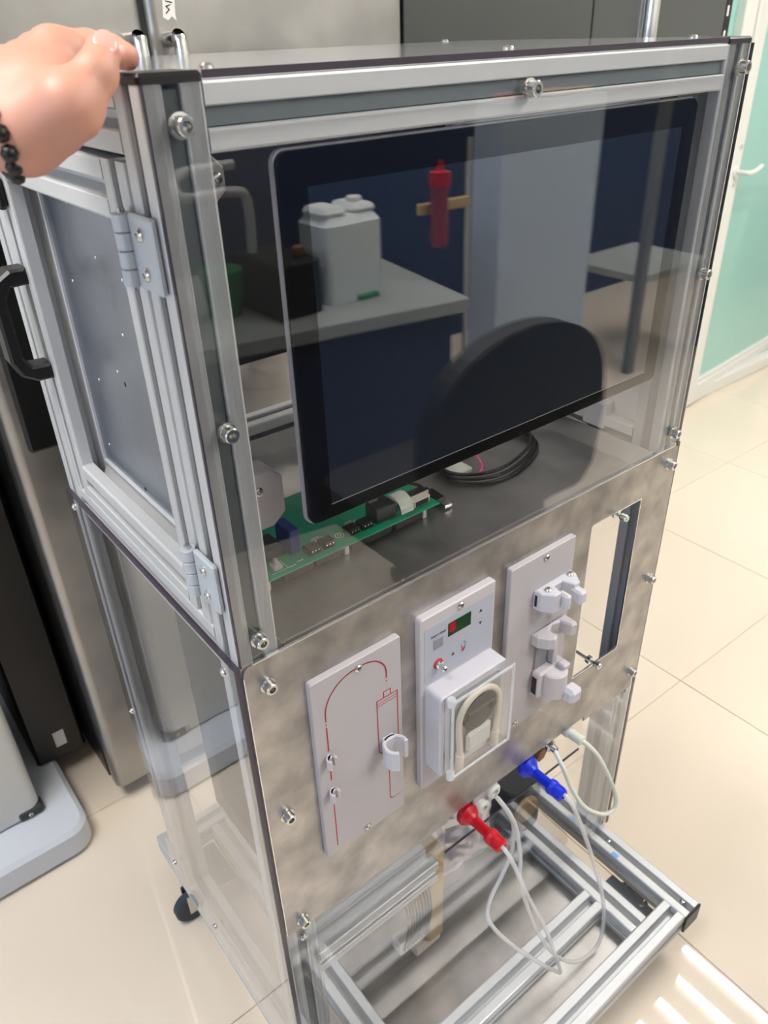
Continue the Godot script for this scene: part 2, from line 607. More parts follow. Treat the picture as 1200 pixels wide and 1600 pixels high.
# ------------------------------------------------------------------ the room
func build_room() -> void:
	# floor of 0.6 m polished tiles
	var st := st_new()
	box(st, Vector3(-3.0, -0.06, -3.2), Vector3(5.6, -0.0035, 3.0))
	var fl := struct("floor", st, M.grout)
	st = st_new()
	box(st, Vector3(-0.2992, -0.02, -0.2992), Vector3(0.2992, 0.0, 0.2992), 0.0008)
	var tile := st.commit()
	var yaw := -0.0124
	for i in range(-8, 8):
		for j in range(-5, 6):
			var x := 1.3283 + 0.6 * (i + 0.5) * cos(yaw) + 0.6 * (j + 0.5) * sin(yaw)
			var z := -0.2054 - 0.6 * (i + 0.5) * sin(yaw) + 0.6 * (j + 0.5) * cos(yaw)
			if x < -2.65 or x > 5.2 or z > 2.75 or z < -3.0:
				continue
			var v := rng.randi() % 3
			var bas := Basis(Vector3.UP, yaw).rotated(Vector3.RIGHT, rng.randf_range(-0.0012, 0.0012)).rotated(Vector3.BACK, rng.randf_range(-0.0012, 0.0012))
			put(fl, "tile", tile, [M.tile_a, M.tile_b, M.tile_c][v], "", Transform3D(bas, Vector3(x, 0, z)))
	st = st_new()
	box(st, Vector3(-3.0, 2.9, -3.2), Vector3(5.6, 3.0, 3.0))
	struct("ceiling", st, M.ceiling)
	# suspended ceiling field round the luminaires is left as one plane with openings between the fittings
	st = st_new()
	box(st, Vector3(-3.0, -0.06, 2.7), Vector3(5.6, 3.0, 2.85))
	struct("wall_front", st, M.wall_white)
	st = st_new()
	box(st, Vector3(-2.7, 0.0, 2.66), Vector3(5.3, 1.42, 2.7), 0.003)
	struct("trim_2", st, M.wall_blue)
	st = st_new()
	box(st, Vector3(-3.0, -0.06, -1.75), Vector3(2.34, 3.0, -1.6))
	struct("wall_back", st, M.wall_white)
	st = st_new()
	box(st, Vector3(5.3, -0.06, -3.2), Vector3(5.45, 3.0, 3.0))
	struct("wall_right", st, M.wall_white)
	st = st_new()
	box(st, Vector3(2.34, -0.06, -3.2), Vector3(5.6, 3.0, -3.05))
	struct("wall_far", st, M.wall_green)
	st = st_new()
	box(st, Vector3(2.24, -0.06, -3.2), Vector3(2.34, 3.0, -1.25))
	struct("wall_return", st, M.wall_white)
	# left wall with a daylight window
	st = st_new()
	box(st, Vector3(-2.85, -0.06, -1.75), Vector3(-2.7, 0.9, 2.85))
	box(st, Vector3(-2.85, 2.4, -1.75), Vector3(-2.7, 3.0, 2.85))
	box(st, Vector3(-2.85, 0.9, -1.75), Vector3(-2.7, 2.4, -1.2))
	box(st, Vector3(-2.85, 0.9, 2.2), Vector3(-2.7, 2.4, 2.85))
	struct("wall_left", st, M.wall_white)
	st = st_new()
	for z in [-1.2, -0.09, 1.02, 2.13]:
		box(st, Vector3(-2.80, 0.9, z), Vector3(-2.74, 2.4, z + 0.07), 0.004)
	box(st, Vector3(-2.80, 0.9, -1.2), Vector3(-2.74, 0.97, 2.2), 0.004)
	box(st, Vector3(-2.80, 2.33, -1.2), Vector3(-2.74, 2.4, 2.2), 0.004)
	var win := struct("window_1", st, M.paint_white)
	for k in 3:
		var z := -1.13 + 1.11 * k
		boxpart(win, "pane", Vector3(-2.772, 0.97, z), Vector3(-2.768, 2.33, z + 1.04), M.window_glass)
	# partition with the white framed green glass door
	var dz := -1.215
	st = st_new()
	box(st, Vector3(2.24, 0, dz - 0.05), Vector3(2.30, 2.9, dz + 0.03), 0.004)
	box(st, Vector3(2.76, 0, dz - 0.05), Vector3(2.835, 2.9, dz + 0.02), 0.004)
	box(st, Vector3(2.24, 0, dz - 0.05), Vector3(5.3, 0.06, dz + 0.0), 0.004)
	box(st, Vector3(2.24, 2.2, dz - 0.05), Vector3(5.3, 2.9, dz + 0.03), 0.004)
	box(st, Vector3(3.93, 0, dz - 0.16), Vector3(5.3, 2.3, dz - 0.08), 0.004)
	var tr := struct("trim_1", st, M.paint_white)
	boxpart(tr, "side_pane", Vector3(2.30, 0.06, dz - 0.02), Vector3(2.76, 2.2, dz - 0.014), M.green_glass)
	var dxf := Transform3D(Basis(Vector3.UP, 0.10), Vector3(2.846, 0, -1.19))
	st = st_new()
	box(st, Vector3(0, 0.008, -0.045), Vector3(0.085, 2.15, 0.0), 0.006, dxf)
	box(st, Vector3(0.955, 0.008, -0.045), Vector3(1.04, 2.15, 0.0), 0.006, dxf)
	box(st, Vector3(0.085, 0.008, -0.045), Vector3(0.955, 0.10, 0.0), 0.006, dxf)
	box(st, Vector3(0.085, 2.05, -0.045), Vector3(0.955, 2.15, 0.0), 0.006, dxf)
	var door := struct("door_1", st, M.paint_white)
	st = st_new()
	for q in [[0.085, 0.10, 0.955, 0.118], [0.085, 2.032, 0.955, 2.05], [0.085, 0.118, 0.099, 2.032], [0.941, 0.118, 0.955, 2.032]]:
		box(st, Vector3(q[0], q[1], -0.04), Vector3(q[2], q[3], -0.006), 0.004, dxf)
	part(door, "glazing_bead", st, M.paint_white)
	st = st_new()
	box(st, Vector3(0.09, 0.105, -0.026), Vector3(0.95, 2.045, -0.019), 0.0, dxf)
	part(door, "glass_pane", st, M.green_glass)
	st = st_new()
	tube(st, spline([dxf * Vector3(0.045, 1.0, 0.0), dxf * Vector3(0.045, 1.0, 0.045), dxf * Vector3(0.06, 1.0, 0.055), dxf * Vector3(0.11, 1.003, 0.055), dxf * Vector3(0.165, 1.012, 0.05)], 6), 0.009, 10)
	cyl(st, dxf * Vector3(0.045, 1.0, 0), dxf * Vector3(0.045, 1.0, 0.008), 0.02, 16)
	part(door, "door_handle", st, M.paint_white)
	st = st_new()
	cyl(st, dxf * Vector3(0.05, 1.09, -0.002), dxf * Vector3(0.05, 1.09, 0.006), 0.009, 14, 0.001)
	cyl(st, dxf * Vector3(0.045, 0.95, -0.002), dxf * Vector3(0.045, 0.95, 0.003), 0.006, 12)
	part(door, "lock", st, M.chrome)
	# furniture rail standing in the room beyond the green glass
	st = st_new()
	box(st, Vector3(2.5, 0.52, -2.30), Vector3(5.2, 0.56, -2.0), 0.005)
	for x in [2.6, 3.8, 5.05]:
		box(st, Vector3(x, 0, -2.25), Vector3(x + 0.06, 0.52, -2.05), 0.004)
	solid("bench_seat", st, M.wood, "long low wooden bench dimly seen through the green glass door", "bench")

# ------------------------------------------------------------------ the machine
func build_machine() -> void:
	make_bolts()
	var c := thing("equipment_cart", "tall mobile lab machine with grooved aluminium frame, clear panels and brushed steel front", "machine")
	var h := P * 0.5
	var b := BASE
	# posts
	for q in [[h, -h], [W - h, -h], [h, -DEP + h], [W - h, -DEP + h]]:
		beam(c, "post", Vector3(q[0], b, q[1]), Vector3(q[0], TOP - 0.001, q[1]))
	# beams of the box
	for y in [TOP - h, STL + 0.0225 - h + 0.0005, b + 0.35]:
		if y < 0.6:
			continue
		for x in [h, W - h]:
			beam(c, "beam", Vector3(x, y, -DEP + P), Vector3(x, y, -P))
		beam(c, "beam", Vector3(P, y, -DEP + h), Vector3(W - P, y, -DEP + h))
	beam(c, "beam", Vector3(P, TOP - h, -h), Vector3(W - P, TOP - h, -h))
	beam(c, "beam", Vector3(P, 0.425, -h), Vector3(0.262, 0.425, -h))
	# dark strips added in the front grooves in place of their shade
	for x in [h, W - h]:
		boxpart(c, "groove_shade_strip", Vector3(x - 0.0064, b, -0.0085), Vector3(x + 0.0064, TOP - 0.004, -0.0044), M.groove_shade, 0.0006, "dark grey strip added for shade in the groove")
	boxpart(c, "groove_shade_strip", Vector3(P, TOP - h - 0.0064, -0.0085), Vector3(W - P, TOP - h + 0.0064, -0.0050), M.groove_shade_light, 0.0006, "grey strip added for shade in the groove")
	# foot frame
	var y := b - h
	for x in [h, 0.097 + h, 0.574 + h, W - h]:
		var outer: bool = x < 0.05 or x > 0.65
		beam(c, "foot_rail", Vector3(x, y, -0.558 if outer else -0.51), Vector3(x, y, 0.213 if outer else 0.168))
	beam(c, "foot_rail", Vector3(P, y, 0.168 + h), Vector3(W - P, y, 0.168 + h))
	beam(c, "foot_rail", Vector3(0.142, y, 0.062 + h), Vector3(0.574, y, 0.062 + h))
	beam(c, "foot_rail", Vector3(P, y, -0.558 + h), Vector3(W - P, y, -0.558 + h))
	for x in [0.0, W - P]:
		boxpart(c, "end_cap", Vector3(x, b - P, 0.213), Vector3(x + P, b, 0.2175), M.black, 0.0015, "black plastic end cap")
		boxpart(c, "end_cap", Vector3(x, b - P, -0.5625), Vector3(x + P, b, -0.558), M.alu, 0.001)
	boxpart(c, "tape", Vector3(0.672, b, 0.048), Vector3(0.681, b + 0.0004, 0.062), M.tape_blue, 0.0, "small pale blue tape mark")
	bolts(c, "screw", screw_mesh, [Vector3(0.6935, b - 0.001, 0.193), Vector3(0.6935, b - 0.004, 0.026)], Vector3.UP)
	# bottom sheets
	boxpart(c, "bottom_sheet", Vector3(0.144, 0.100, -0.505), Vector3(0.572, 0.103, -0.1695), M.steel_sheet)
	boxpart(c, "bottom_sheet", Vector3(0.144, 0.100, -0.1675), Vector3(0.572, 0.103, 0.060), M.steel_sheet)
	boxpart(c, "bottom_sheet", Vector3(0.144, 0.100, 0.109), Vector3(0.572, 0.103, 0.166), M.steel_sheet)
	for x in [0.047, 0.621]:
		for z in [[0.062, 0.166], [-0.512, -0.41]]:
			var pl := boxpart(c, "caster_plate", Vector3(x, 0.090, z[0]), Vector3(x + 0.048, 0.094, z[1]), M.plate_grey, 0.001)
			bolts(pl, "bolt", screw_mesh, [Vector3(x + 0.012, 0.094, z[0] + 0.03), Vector3(x + 0.036, 0.094, z[0] + 0.075)], Vector3.UP)
	for q in [[0.03, 0.115], [W - 0.03, 0.115], [0.022, -0.452], [W - 0.022, -0.452]]:
		var st := st_new()
		var side: bool = q[0] < 0.1 and q[1] < 0.0
		if side:
			cyl(st, Vector3(q[0] - 0.016, 0.037, q[1] - 0.011), Vector3(q[0] - 0.016, 0.037, q[1] + 0.011), 0.036, 24, 0.004)
		else:
			cyl(st, Vector3(q[0] - 0.011, 0.037, q[1] - 0.012), Vector3(q[0] + 0.011, 0.037, q[1] - 0.012), 0.036, 24, 0.004)
		var wh := part(c, "caster_wheel", st, M.caster_rubber)
		st = st_new()
		for s in [-1.0, 1.0]:
			if side:
				box(st, Vector3(q[0] - 0.026, 0.032, q[1] + s * 0.015 - 0.0015), Vector3(q[0] + 0.014, 0.085, q[1] + s * 0.015 + 0.0015), 0.001)
			else:
				box(st, Vector3(q[0] + s * 0.015 - 0.0015, 0.032, q[1] - 0.022), Vector3(q[0] + s * 0.015 + 0.0015, 0.085, q[1] + 0.014), 0.001)
		box(st, Vector3(q[0] - 0.018, 0.083, q[1] - 0.022), Vector3(q[0] + 0.018, 0.093, q[1] + 0.018), 0.001)
		part(wh, "fork", st, M.bolt)
	# post caps
	for q in [[0.0, -P], [W - P, -P], [0.0, -DEP], [W - P, -DEP]]:
		var st := st_new()
		prism(st, rrect(q[0] - 0.0005, q[1] - 0.0005, q[0] + P + 0.0005, q[1] + P + 0.0005, 0.003, 3), 0.0, 0.0065, Transform3D(Basis(Vector3(1, 0, 0), Vector3(0, 0, 1), Vector3(0, 1, 0)), Vector3(0, TOP - 0.001, 0)), 0.002)
		part(c, "post_cap", st, M.black, "black plastic post cap")
	# top pane, cut out at the four corners
	var top := PackedVector2Array()
	var cc := P + 0.001
	for q in [[cc, -0.002], [W - cc, -0.002], [W - cc, -cc], [W - 0.002, -cc], [W - 0.002, -DEP + cc], [W - cc, -DEP + cc], [W - cc, -DEP + 0.002], [cc, -DEP + 0.002], [cc, -DEP + cc], [0.002, -DEP + cc], [0.002, -cc], [cc, -cc]]:
		top.append(Vector2(q[0], q[1]))
	var st2 := st_new()
	prism(st2, top, 0.0, 0.005, Transform3D(Basis(Vector3(1, 0, 0), Vector3(0, 0, 1), Vector3(0, 1, 0)), Vector3(0, TOP + 0.0005, 0)))
	var tp := part(c, "top_panel", st2, M.acrylic_top)
	boxpart(tp, "panel_edge", Vector3(cc, TOP + 0.0005, -0.002), Vector3(W - cc, TOP + 0.0055, -0.0005), M.acrylic_edge)
	boxpart(tp, "panel_edge", Vector3(0.0005, TOP + 0.0005, -DEP + cc), Vector3(0.002, TOP + 0.0055, -cc), M.acrylic_edge)
	bolts(tp, "bolt", screw_mesh, [Vector3(0.062, TOP + 0.0055, -0.025), Vector3(W * 0.5, TOP + 0.0055, -0.025), Vector3(W - 0.075, TOP + 0.0055, -0.025), Vector3(W - 0.06, TOP + 0.0055, -DEP + 0.03), Vector3(0.08, TOP + 0.0055, -DEP + 0.03)], Vector3.UP)
	# front acrylic above the steel
	var fp := boxpart(c, "front_panel", Vector3(0.0015, STL + 0.0005, 0.0), Vector3(W - 0.0015, TOP - 0.001, 0.004), M.acrylic)
	for x in [0.0, W - 0.0015]:
		boxpart(fp, "panel_edge", Vector3(x, STL + 0.0005, 0.0003), Vector3(x + 0.0015, TOP - 0.001, 0.0037), M.acrylic_edge)
	bolts(fp, "bolt", bolt_mesh, [Vector3(0.0225, 1.470, 0.004), Vector3(0.0225, 1.248, 0.004), Vector3(0.0225, 1.030, 0.004), Vector3(W - 0.0225, 1.472, 0.004), Vector3(W - 0.0225, 1.248, 0.004), Vector3(W - 0.0225, 1.028, 0.004), Vector3(0.356, 1.4715, 0.004)])
	# lower front acrylic with the port opening
	st2 = st_new()
	var lf := PackedVector2Array()
	for q in [[0.002, 0.145], [W - 0.002, 0.145], [W - 0.002, STB + 0.02], [0.582, STB + 0.02], [0.582, 0.462], [0.272, 0.462], [0.272, STB + 0.02], [0.002, STB + 0.02]]:
		lf.append(Vector2(q[0], q[1]))
	prism(st2, lf, -0.0022, 0.0, Transform3D(Basis.IDENTITY, Vector3(0, 0, 0.0022)))
	var lp := part(c, "front_panel", st2, M.acrylic)
	st2 = st_new()
	box(st2, Vector3(0.272, 0.4615, 0.0), Vector3(0.582, 0.4645, 0.0024))
	part(lp, "panel_edge", st2, M.acrylic_edge)
	bolts(lp, "screw", screw_mesh, [Vector3(0.024, 0.520, 0.0025), Vector3(W - 0.022, 0.528, 0.0025), Vector3(0.024, 0.170, 0.0025), Vector3(W - 0.018, 0.166, 0.0025)])
	# steel front in two mirrored pieces of one sheet: window on the right, port slot open below
	steel_front(c)
	# side panes below the door height
	for s in [0, 1]:
		var x0 := -0.006 if s == 0 else W
		var sp := boxpart(c, "side_panel", Vector3(x0, 0.148, -DEP), Vector3(x0 + 0.006, STL - 0.002, 0.0), M.acrylic)
		boxpart(sp, "panel_edge", Vector3(x0, 0.148, 0.0), Vector3(x0 + 0.006, STL, 0.0022), M.acrylic_edge)
		boxpart(sp, "panel_edge", Vector3(x0, STL - 0.002, -DEP), Vector3(x0 + 0.006, STL, 0.0), M.acrylic_edge)
		var d := Vector3(-1 if s == 0 else 1, 0, 0)
		var xs := x0 if s == 0 else x0 + 0.006
		bolts(sp, "screw", screw_mesh, [Vector3(xs, 0.985, -DEP + 0.024), Vector3(xs, 0.985, -0.024), Vector3(xs, 0.6, -DEP + 0.024), Vector3(xs, 0.2, -DEP + 0.024), Vector3(xs, 0.2, -0.28), Vector3(xs, 0.2, -0.024)], d)
	# shelf tray behind the top of the steel front
	st2 = st_new()
	box(st2, Vector3(0.05, 0.970, -0.418), Vector3(0.666, 0.973, -0.002))
	var tray := part(c, "shelf_tray", st2, M.steel_sheet)
	st2 = st_new()
	box(st2, Vector3(0.664, 0.973, -0.418), Vector3(0.666, 1.004, -0.002))
	box(st2, Vector3(0.050, 0.973, -0.418), Vector3(0.052, 1.004, -0.002))
	box(st2, Vector3(0.052, 0.973, -0.418), Vector3(0.664, 1.004, -0.416))
	part(tray, "tray_flange", st2, M.steel_edge)
	# back sheet of the upper box and right sheet
	boxpart(c, "back_panel", Vector3(P, 1.025, -0.45), Vector3(W - P, 1.11, -0.446), M.acrylic)
	boxpart(c, "back_sheet", Vector3(P, 1.11, -0.45), Vector3(W - P, TOP - P, -0.448), M.black_soft, 0.0, "dark back sheet")
	var rs := boxpart(c, "right_sheet", Vector3(0.690, 1.025, -DEP + P), Vector3(0.692, TOP - P, -P), M.alu)
	boxpart(rs, "terminal_box", Vector3(0.668, 1.004, -0.134), Vector3(0.690, 1.046, -0.094), M.white_plastic, 0.003, "white plastic terminal box")
	# brackets beside the monitor
	for q in [[1.393, 1.446, 0.080], [1.092, 1.168, 0.100]]:
		var st := st_new()
		var k := PackedVector2Array([Vector2(0.046, q[0]), Vector2(0.062, q[0]), Vector2(0.066, q[0] + 0.012), Vector2(q[2] - 0.014, q[0] + 0.012), Vector2(q[2], q[0] + 0.024), Vector2(q[2], q[1] - 0.012), Vector2(q[2] - 0.012, q[1]), Vector2(0.046, q[1])])
		prism(st, k, -0.075, -0.052, Transform3D.IDENTITY, 0.002)
		var br := part(c, "monitor_bracket", st, M.white_plastic, "white plastic monitor bracket")
		boxpart(br, "clamp", Vector3(0.047, q[0] - 0.012, -0.052), Vector3(0.060, q[1] - 0.022, -0.032), M.white_plastic, 0.003)
		bolts(br, "bolt", screw_mesh, [Vector3(0.072, q[1] - 0.020, -0.052)])
	var st3 := st_new()
	prism(st3, PackedVector2Array([Vector2(0.632, 1.10), Vector2(0.660, 1.10), Vector2(0.668, 1.115), Vector2(0.668, 1.425), Vector2(0.660, 1.445), Vector2(0.632, 1.445)]), -0.05, -0.046, Transform3D.IDENTITY, 0.001)
	part(c, "monitor_bracket", st3, M.dark_grey, "dark grey monitor bracket")
	# vertical rod and inner rails seen through the lower pane
	st3 = st_new()
	box(st3, Vector3(0.066, 0.145, -0.055), Vector3(0.072, 0.40, -0.049))
	part(c, "rod", st3, M.alu)
	build_door(c)

func steel_front(c: Node3D) -> void:
	var zf := 0.0048
	var r := 0.010
	var mid := 0.5855
	var left := PackedVector2Array()
	# left part of the sheet up to the middle of the window
	for i in 6:
		var a := PI * 0.5 + PI * 0.5 * i / 5.0
		left.append(Vector2(r + 0.001, STL - r) + Vector2(cos(a), sin(a)) * r)
	left.append(Vector2(0.001, STB + 0.004))
	left.append(Vector2(0.004, STB))
	left.append(Vector2(0.276, STB - 0.010))
	left.append(Vector2(0.276, STB - 0.002))
	left.append(Vector2(0.579, STB - 0.002))
	left.append(Vector2(0.579, STB - 0.012))
	left.append(Vector2(mid, STB - 0.012))
	left.append(Vector2(mid, 0.660))
	left.append(Vector2(0.536, 0.660))
	left.append(Vector2(0.532, 0.664))
	left.append(Vector2(0.532, 0.936))
	left.append(Vector2(0.536, 0.940))
	left.append(Vector2(mid, 0.940))
	left.append(Vector2(mid, STL))
	var right := PackedVector2Array([Vector2(mid, STL)])
	right.append(Vector2(mid, 0.940))
	for q in [[0.637, 0.940], [0.641, 0.936], [0.641, 0.664], [0.637, 0.660], [mid, 0.660], [mid, STB - 0.012], [W - 0.012, STB - 0.012], [W - 0.012, STB + 0.012], [W - 0.001, STB + 0.020]]:
		right.append(Vector2(q[0], q[1]))
	for i in 6:
		var a := PI * 0.5 * i / 5.0
		right.append(Vector2(W - 0.001 - r, STL - r) + Vector2(cos(a), sin(a)) * r)
	var st := st_new()
	prism(st, left, 0.0024, zf)
	prism(st, right, 0.0024, zf)
	var s := part(c, "steel_panel", st, M.steel)
	# polished rims of the sheet
	st = st_new()
	box(st, Vector3(0.012, STL - 0.0008, 0.0024), Vector3(W - 0.012, STL + 0.0006, zf + 0.0004))
	box(st, Vector3(0.0002, STB + 0.004, 0.0024), Vector3(0.0014, STL - 0.012, zf + 0.0004))
	for q in [[0.532, 0.6592, 0.641, 0.6606], [0.532, 0.9394, 0.641, 0.9408], [0.5312, 0.66, 0.5326, 0.94], [0.6404, 0.66, 0.6418, 0.94]]:
		box(st, Vector3(q[0], q[1], 0.0022), Vector3(q[2], q[3], zf + 0.0003))
	part(s, "rim", st, M.steel_edge)
	var z := zf
	bolts(s, "bolt", bolt_mesh, [Vector3(0.0245, 0.970, z), Vector3(0.0245, 0.769, z), Vector3(0.0245, 0.563, z), Vector3(W - 0.0195, 0.977, z), Vector3(W - 0.0165, 0.772, z), Vector3(W - 0.0205, 0.577, z)])
	# long screws across the top and bottom of the window
	for q in [[0.588, 0.936], [0.578, 0.668]]:
		st = st_new()
		cyl(st, Vector3(q[0], q[1], -0.03), Vector3(q[0], q[1], 0.022), 0.0025, 10)
		cyl(st, Vector3(q[0], q[1], -0.004), Vector3(q[0], q[1], 0.003), 0.007, 6)
		lathe(st, [Vector2(0.0045, 0.010), Vector2(0.0055, 0.012), Vector2(0.0055, 0.019), Vector2(0.0045, 0.021), Vector2(0, 0.021)], Transform3D(Basis.IDENTITY, Vector3(q[0], q[1], 0)), 14)
		part(s, "screw", st, M.bolt)

func build_door(c: Node3D) -> void:
	var h := P * 0.5
	var y0 := 1.0265
	var y1 := 1.4455
	var z0 := -0.4195   # rear edge
	var z1 := -0.0495   # front edge
	var st := st_new()
	# sheet set at the inner side of the door frame
	box(st, Vector3(0.033, y0 + 0.03, z0 + 0.03), Vector3(0.036, y1 - 0.03, z1 - 0.03))
	var d := part(c, "door", st, M.door_sheet)
	beam(d, "stile", Vector3(h, y0, z0 + h), Vector3(h, y1, z0 + h))
	beam(d, "stile", Vector3(h, y0, z1 - h), Vector3(h, y1, z1 - h))
	beam(d, "rail", Vector3(h, y0 + h, z0 + P), Vector3(h, y0 + h, z1 - P))
	beam(d, "rail", Vector3(h, y1 - h, z0 + P), Vector3(h, y1 - h, z1 - P))
	st = st_new()
	ball(st, Vector3.ZERO, Vector3(0.0006, 0.0016, 0.0016), Basis.IDENTITY, 8)
	var speck := st.commit()
	for q in [[-0.366, 1.395], [-0.30, 1.385], [-0.25, 1.34], [-0.19, 1.33], [-0.34, 1.30], [-0.22, 1.27], [-0.15, 1.25], [-0.26, 1.22], [-0.33, 1.19], [-0.17, 1.13], [-0.35, 1.10], [-0.13, 1.20]]:
		put(d, "paint_speck", speck, M.paint_white, "", Transform3D(Basis.IDENTITY, Vector3(0.0328, q[1], q[0])))
	for q in [[-0.245, 1.21], [-0.145, 1.195], [-0.255, 1.078], [-0.14, 1.072]]:
		put(d, "rivet_hole", speck, M.black, "", Transform3D(Basis.from_scale(Vector3(1, 1.7, 1.7)), Vector3(0.0328, q[1], q[0])))
	# handle
	var zh := -0.397
	st = st_new()
	var out := PackedVector2Array([Vector2(0.0, 1.312), Vector2(-0.018, 1.312), Vector2(-0.034, 1.303), Vector2(-0.042, 1.285), Vector2(-0.042, 1.212), Vector2(-0.034, 1.194), Vector2(-0.018, 1.185), Vector2(0.0, 1.185),
		Vector2(0.0, 1.203), Vector2(-0.020, 1.204), Vector2(-0.0275, 1.216), Vector2(-0.0275, 1.281), Vector2(-0.020, 1.293), Vector2(0.0, 1.294)])
	prism(st, out, -0.013, 0.013, Transform3D(Basis.IDENTITY, Vector3(0, 0, zh)), 0.003)
	part(d, "handle", st, M.black, "black plastic pull handle")
	st = st_new()
	box(st, Vector3(-0.012, 1.372, -0.408), Vector3(0.0, 1.405, -0.380), 0.004)
	var la := part(d, "latch", st, M.black, "black plastic latch")
	bolts(la, "screw", screw_mesh, [Vector3(-0.012, 1.39, -0.394)], Vector3(-1, 0, 0))
	# hinges
	for yy in [1.387, 1.094]:
		st = st_new()
		box(st, Vector3(-0.0062, yy - 0.027, -0.045), Vector3(-0.0006, yy + 0.027, -0.006), 0.0016)
		var hg := part(d, "hinge", st, M.hinge)
		for k in 4:
			st = st_new()
			cyl(st, Vector3(-0.0075, yy - 0.026 + 0.0132 * k, -0.0515), Vector3(-0.0075, yy - 0.026 + 0.0132 * k + 0.0126, -0.0515), 0.0074, 20, 0.0006)
			part(hg, "knuckle", st, M.hinge)
		st = st_new()
		cyl(st, Vector3(-0.0075, yy - 0.029, -0.0515), Vector3(-0.0075, yy + 0.0295, -0.0515), 0.0032, 14)
		part(hg, "pin", st, M.bolt)
		bolts(hg, "screw", screw_mesh, [Vector3(-0.0058, yy + 0.014, -0.026), Vector3(-0.0058, yy - 0.014, -0.026)], Vector3(-1, 0, 0))

# ------------------------------------------------------------------ monitor
func build_monitor() -> void:
	var x0 := 0.0962
	var x1 := 0.6379
	var y0 := 1.1197
	var y1 := 1.4475
	var t := thing("monitor", "large black glass touch monitor with a thin silver rim mounted behind the clear front", "monitor", Vector3((x0 + x1) * 0.5, y0, -0.03))
	var st := st_new()
	prism(st, rrect(x0 + 0.0015, y0 + 0.0015, x1 - 0.0015, y1 - 0.0015, 0.010), -0.010, -0.0035, Transform3D.IDENTITY, 0.001)
	var bz := part(t, "bezel_glass", st, M.bezel)
	st = st_new()
	box(st, Vector3(0.1225, 1.1375, -0.0036), Vector3(0.6115, 1.4195, -0.0033))
	part(bz, "screen", st, M.screen)
	st = st_new()
	box(st, Vector3(0.1225, 1.1363, -0.0036), Vector3(0.6115, 1.1371, -0.0032))
	part(bz, "screen_border", st, M.grey_key)
	st = st_new()
	prism(st, rrect(x0, y0, x1, y1, 0.011), -0.0135, -0.0085)
	part(t, "rim", st, M.trim_grey)
	st = st_new()
	prism(st, rrect(x0 + 0.022, y0 + 0.022, x1 - 0.022, y1 - 0.022, 0.011), -0.040, -0.0135)
	prism(st, rrect(x0 + 0.12, y0 + 0.07, x1 - 0.12, y1 - 0.06, 0.02), -0.065, -0.040)
	part(t, "back_shell", st, M.black_soft)

# ------------------------------------------------------------------ everything fixed to, lying in or hanging from the machine
func build_fittings() -> void:
	line_plate()
	pump_unit()
	clamp_plate()
	hose_connectors()
	circuit_board()
	cables()
	inside_parts()

const PZ := 0.0050   # face of the steel front

func ribbon(st: SurfaceTool, pts: Array, w: float, z: float) -> void:
	for i in pts.size() - 1:
		var a: Vector2 = pts[i]
		var b: Vector2 = pts[i + 1]
		var d := (b - a).normalized() * w * 0.5
		var n := Vector2(-d.y, d.x)
		a -= d
		b += d
		quad(st, Vector3(a.x + n.x, a.y + n.y, z), Vector3(b.x + n.x, b.y + n.y, z), Vector3(b.x - n.x, b.y - n.y, z), Vector3(a.x - n.x, a.y - n.y, z), Vector3(0, 0, 1))

func print_line(t: Node3D, pts: Array, w: float, z: float) -> void:
	var st := st_new()
	ribbon(st, pts, w, z)
	part(t, "printed_line", st, M.red_print)

func c_clip(c: Vector2, r: float, th: float, z0: float, z1: float, gap: float, face: float, turn := 0.0) -> SurfaceTool:
	# open ring that lies in the xz plane (axis vertical) with its mouth towards the room
	var st := st_new()
	var poly := PackedVector2Array()
	var n := 16
	for i in n + 1:
		var a := PI * 0.5 - turn + gap + (TAU - 2.0 * gap) * i / n
		poly.append(Vector2(cos(a), sin(a)) * (r + th))
	for i in n + 1:
		var a := PI * 0.5 - turn + gap + (TAU - 2.0 * gap) * (n - i) / n
		poly.append(Vector2(cos(a), sin(a)) * r)
	# local x -> world x, local y -> world z, local z -> world y
	var xf := Transform3D(Basis(Vector3(1, 0, 0), Vector3(0, 0, 1), Vector3(0, 1, 0)), Vector3(c.x, 0, face + r + th))
	prism(st, poly, z0, z1, xf, 0.0012)
	box(st, Vector3(c.x - r * 0.7, z0, face - 0.001), Vector3(c.x + r * 0.7, z1, face + th + 0.002), 0.001)
	return st

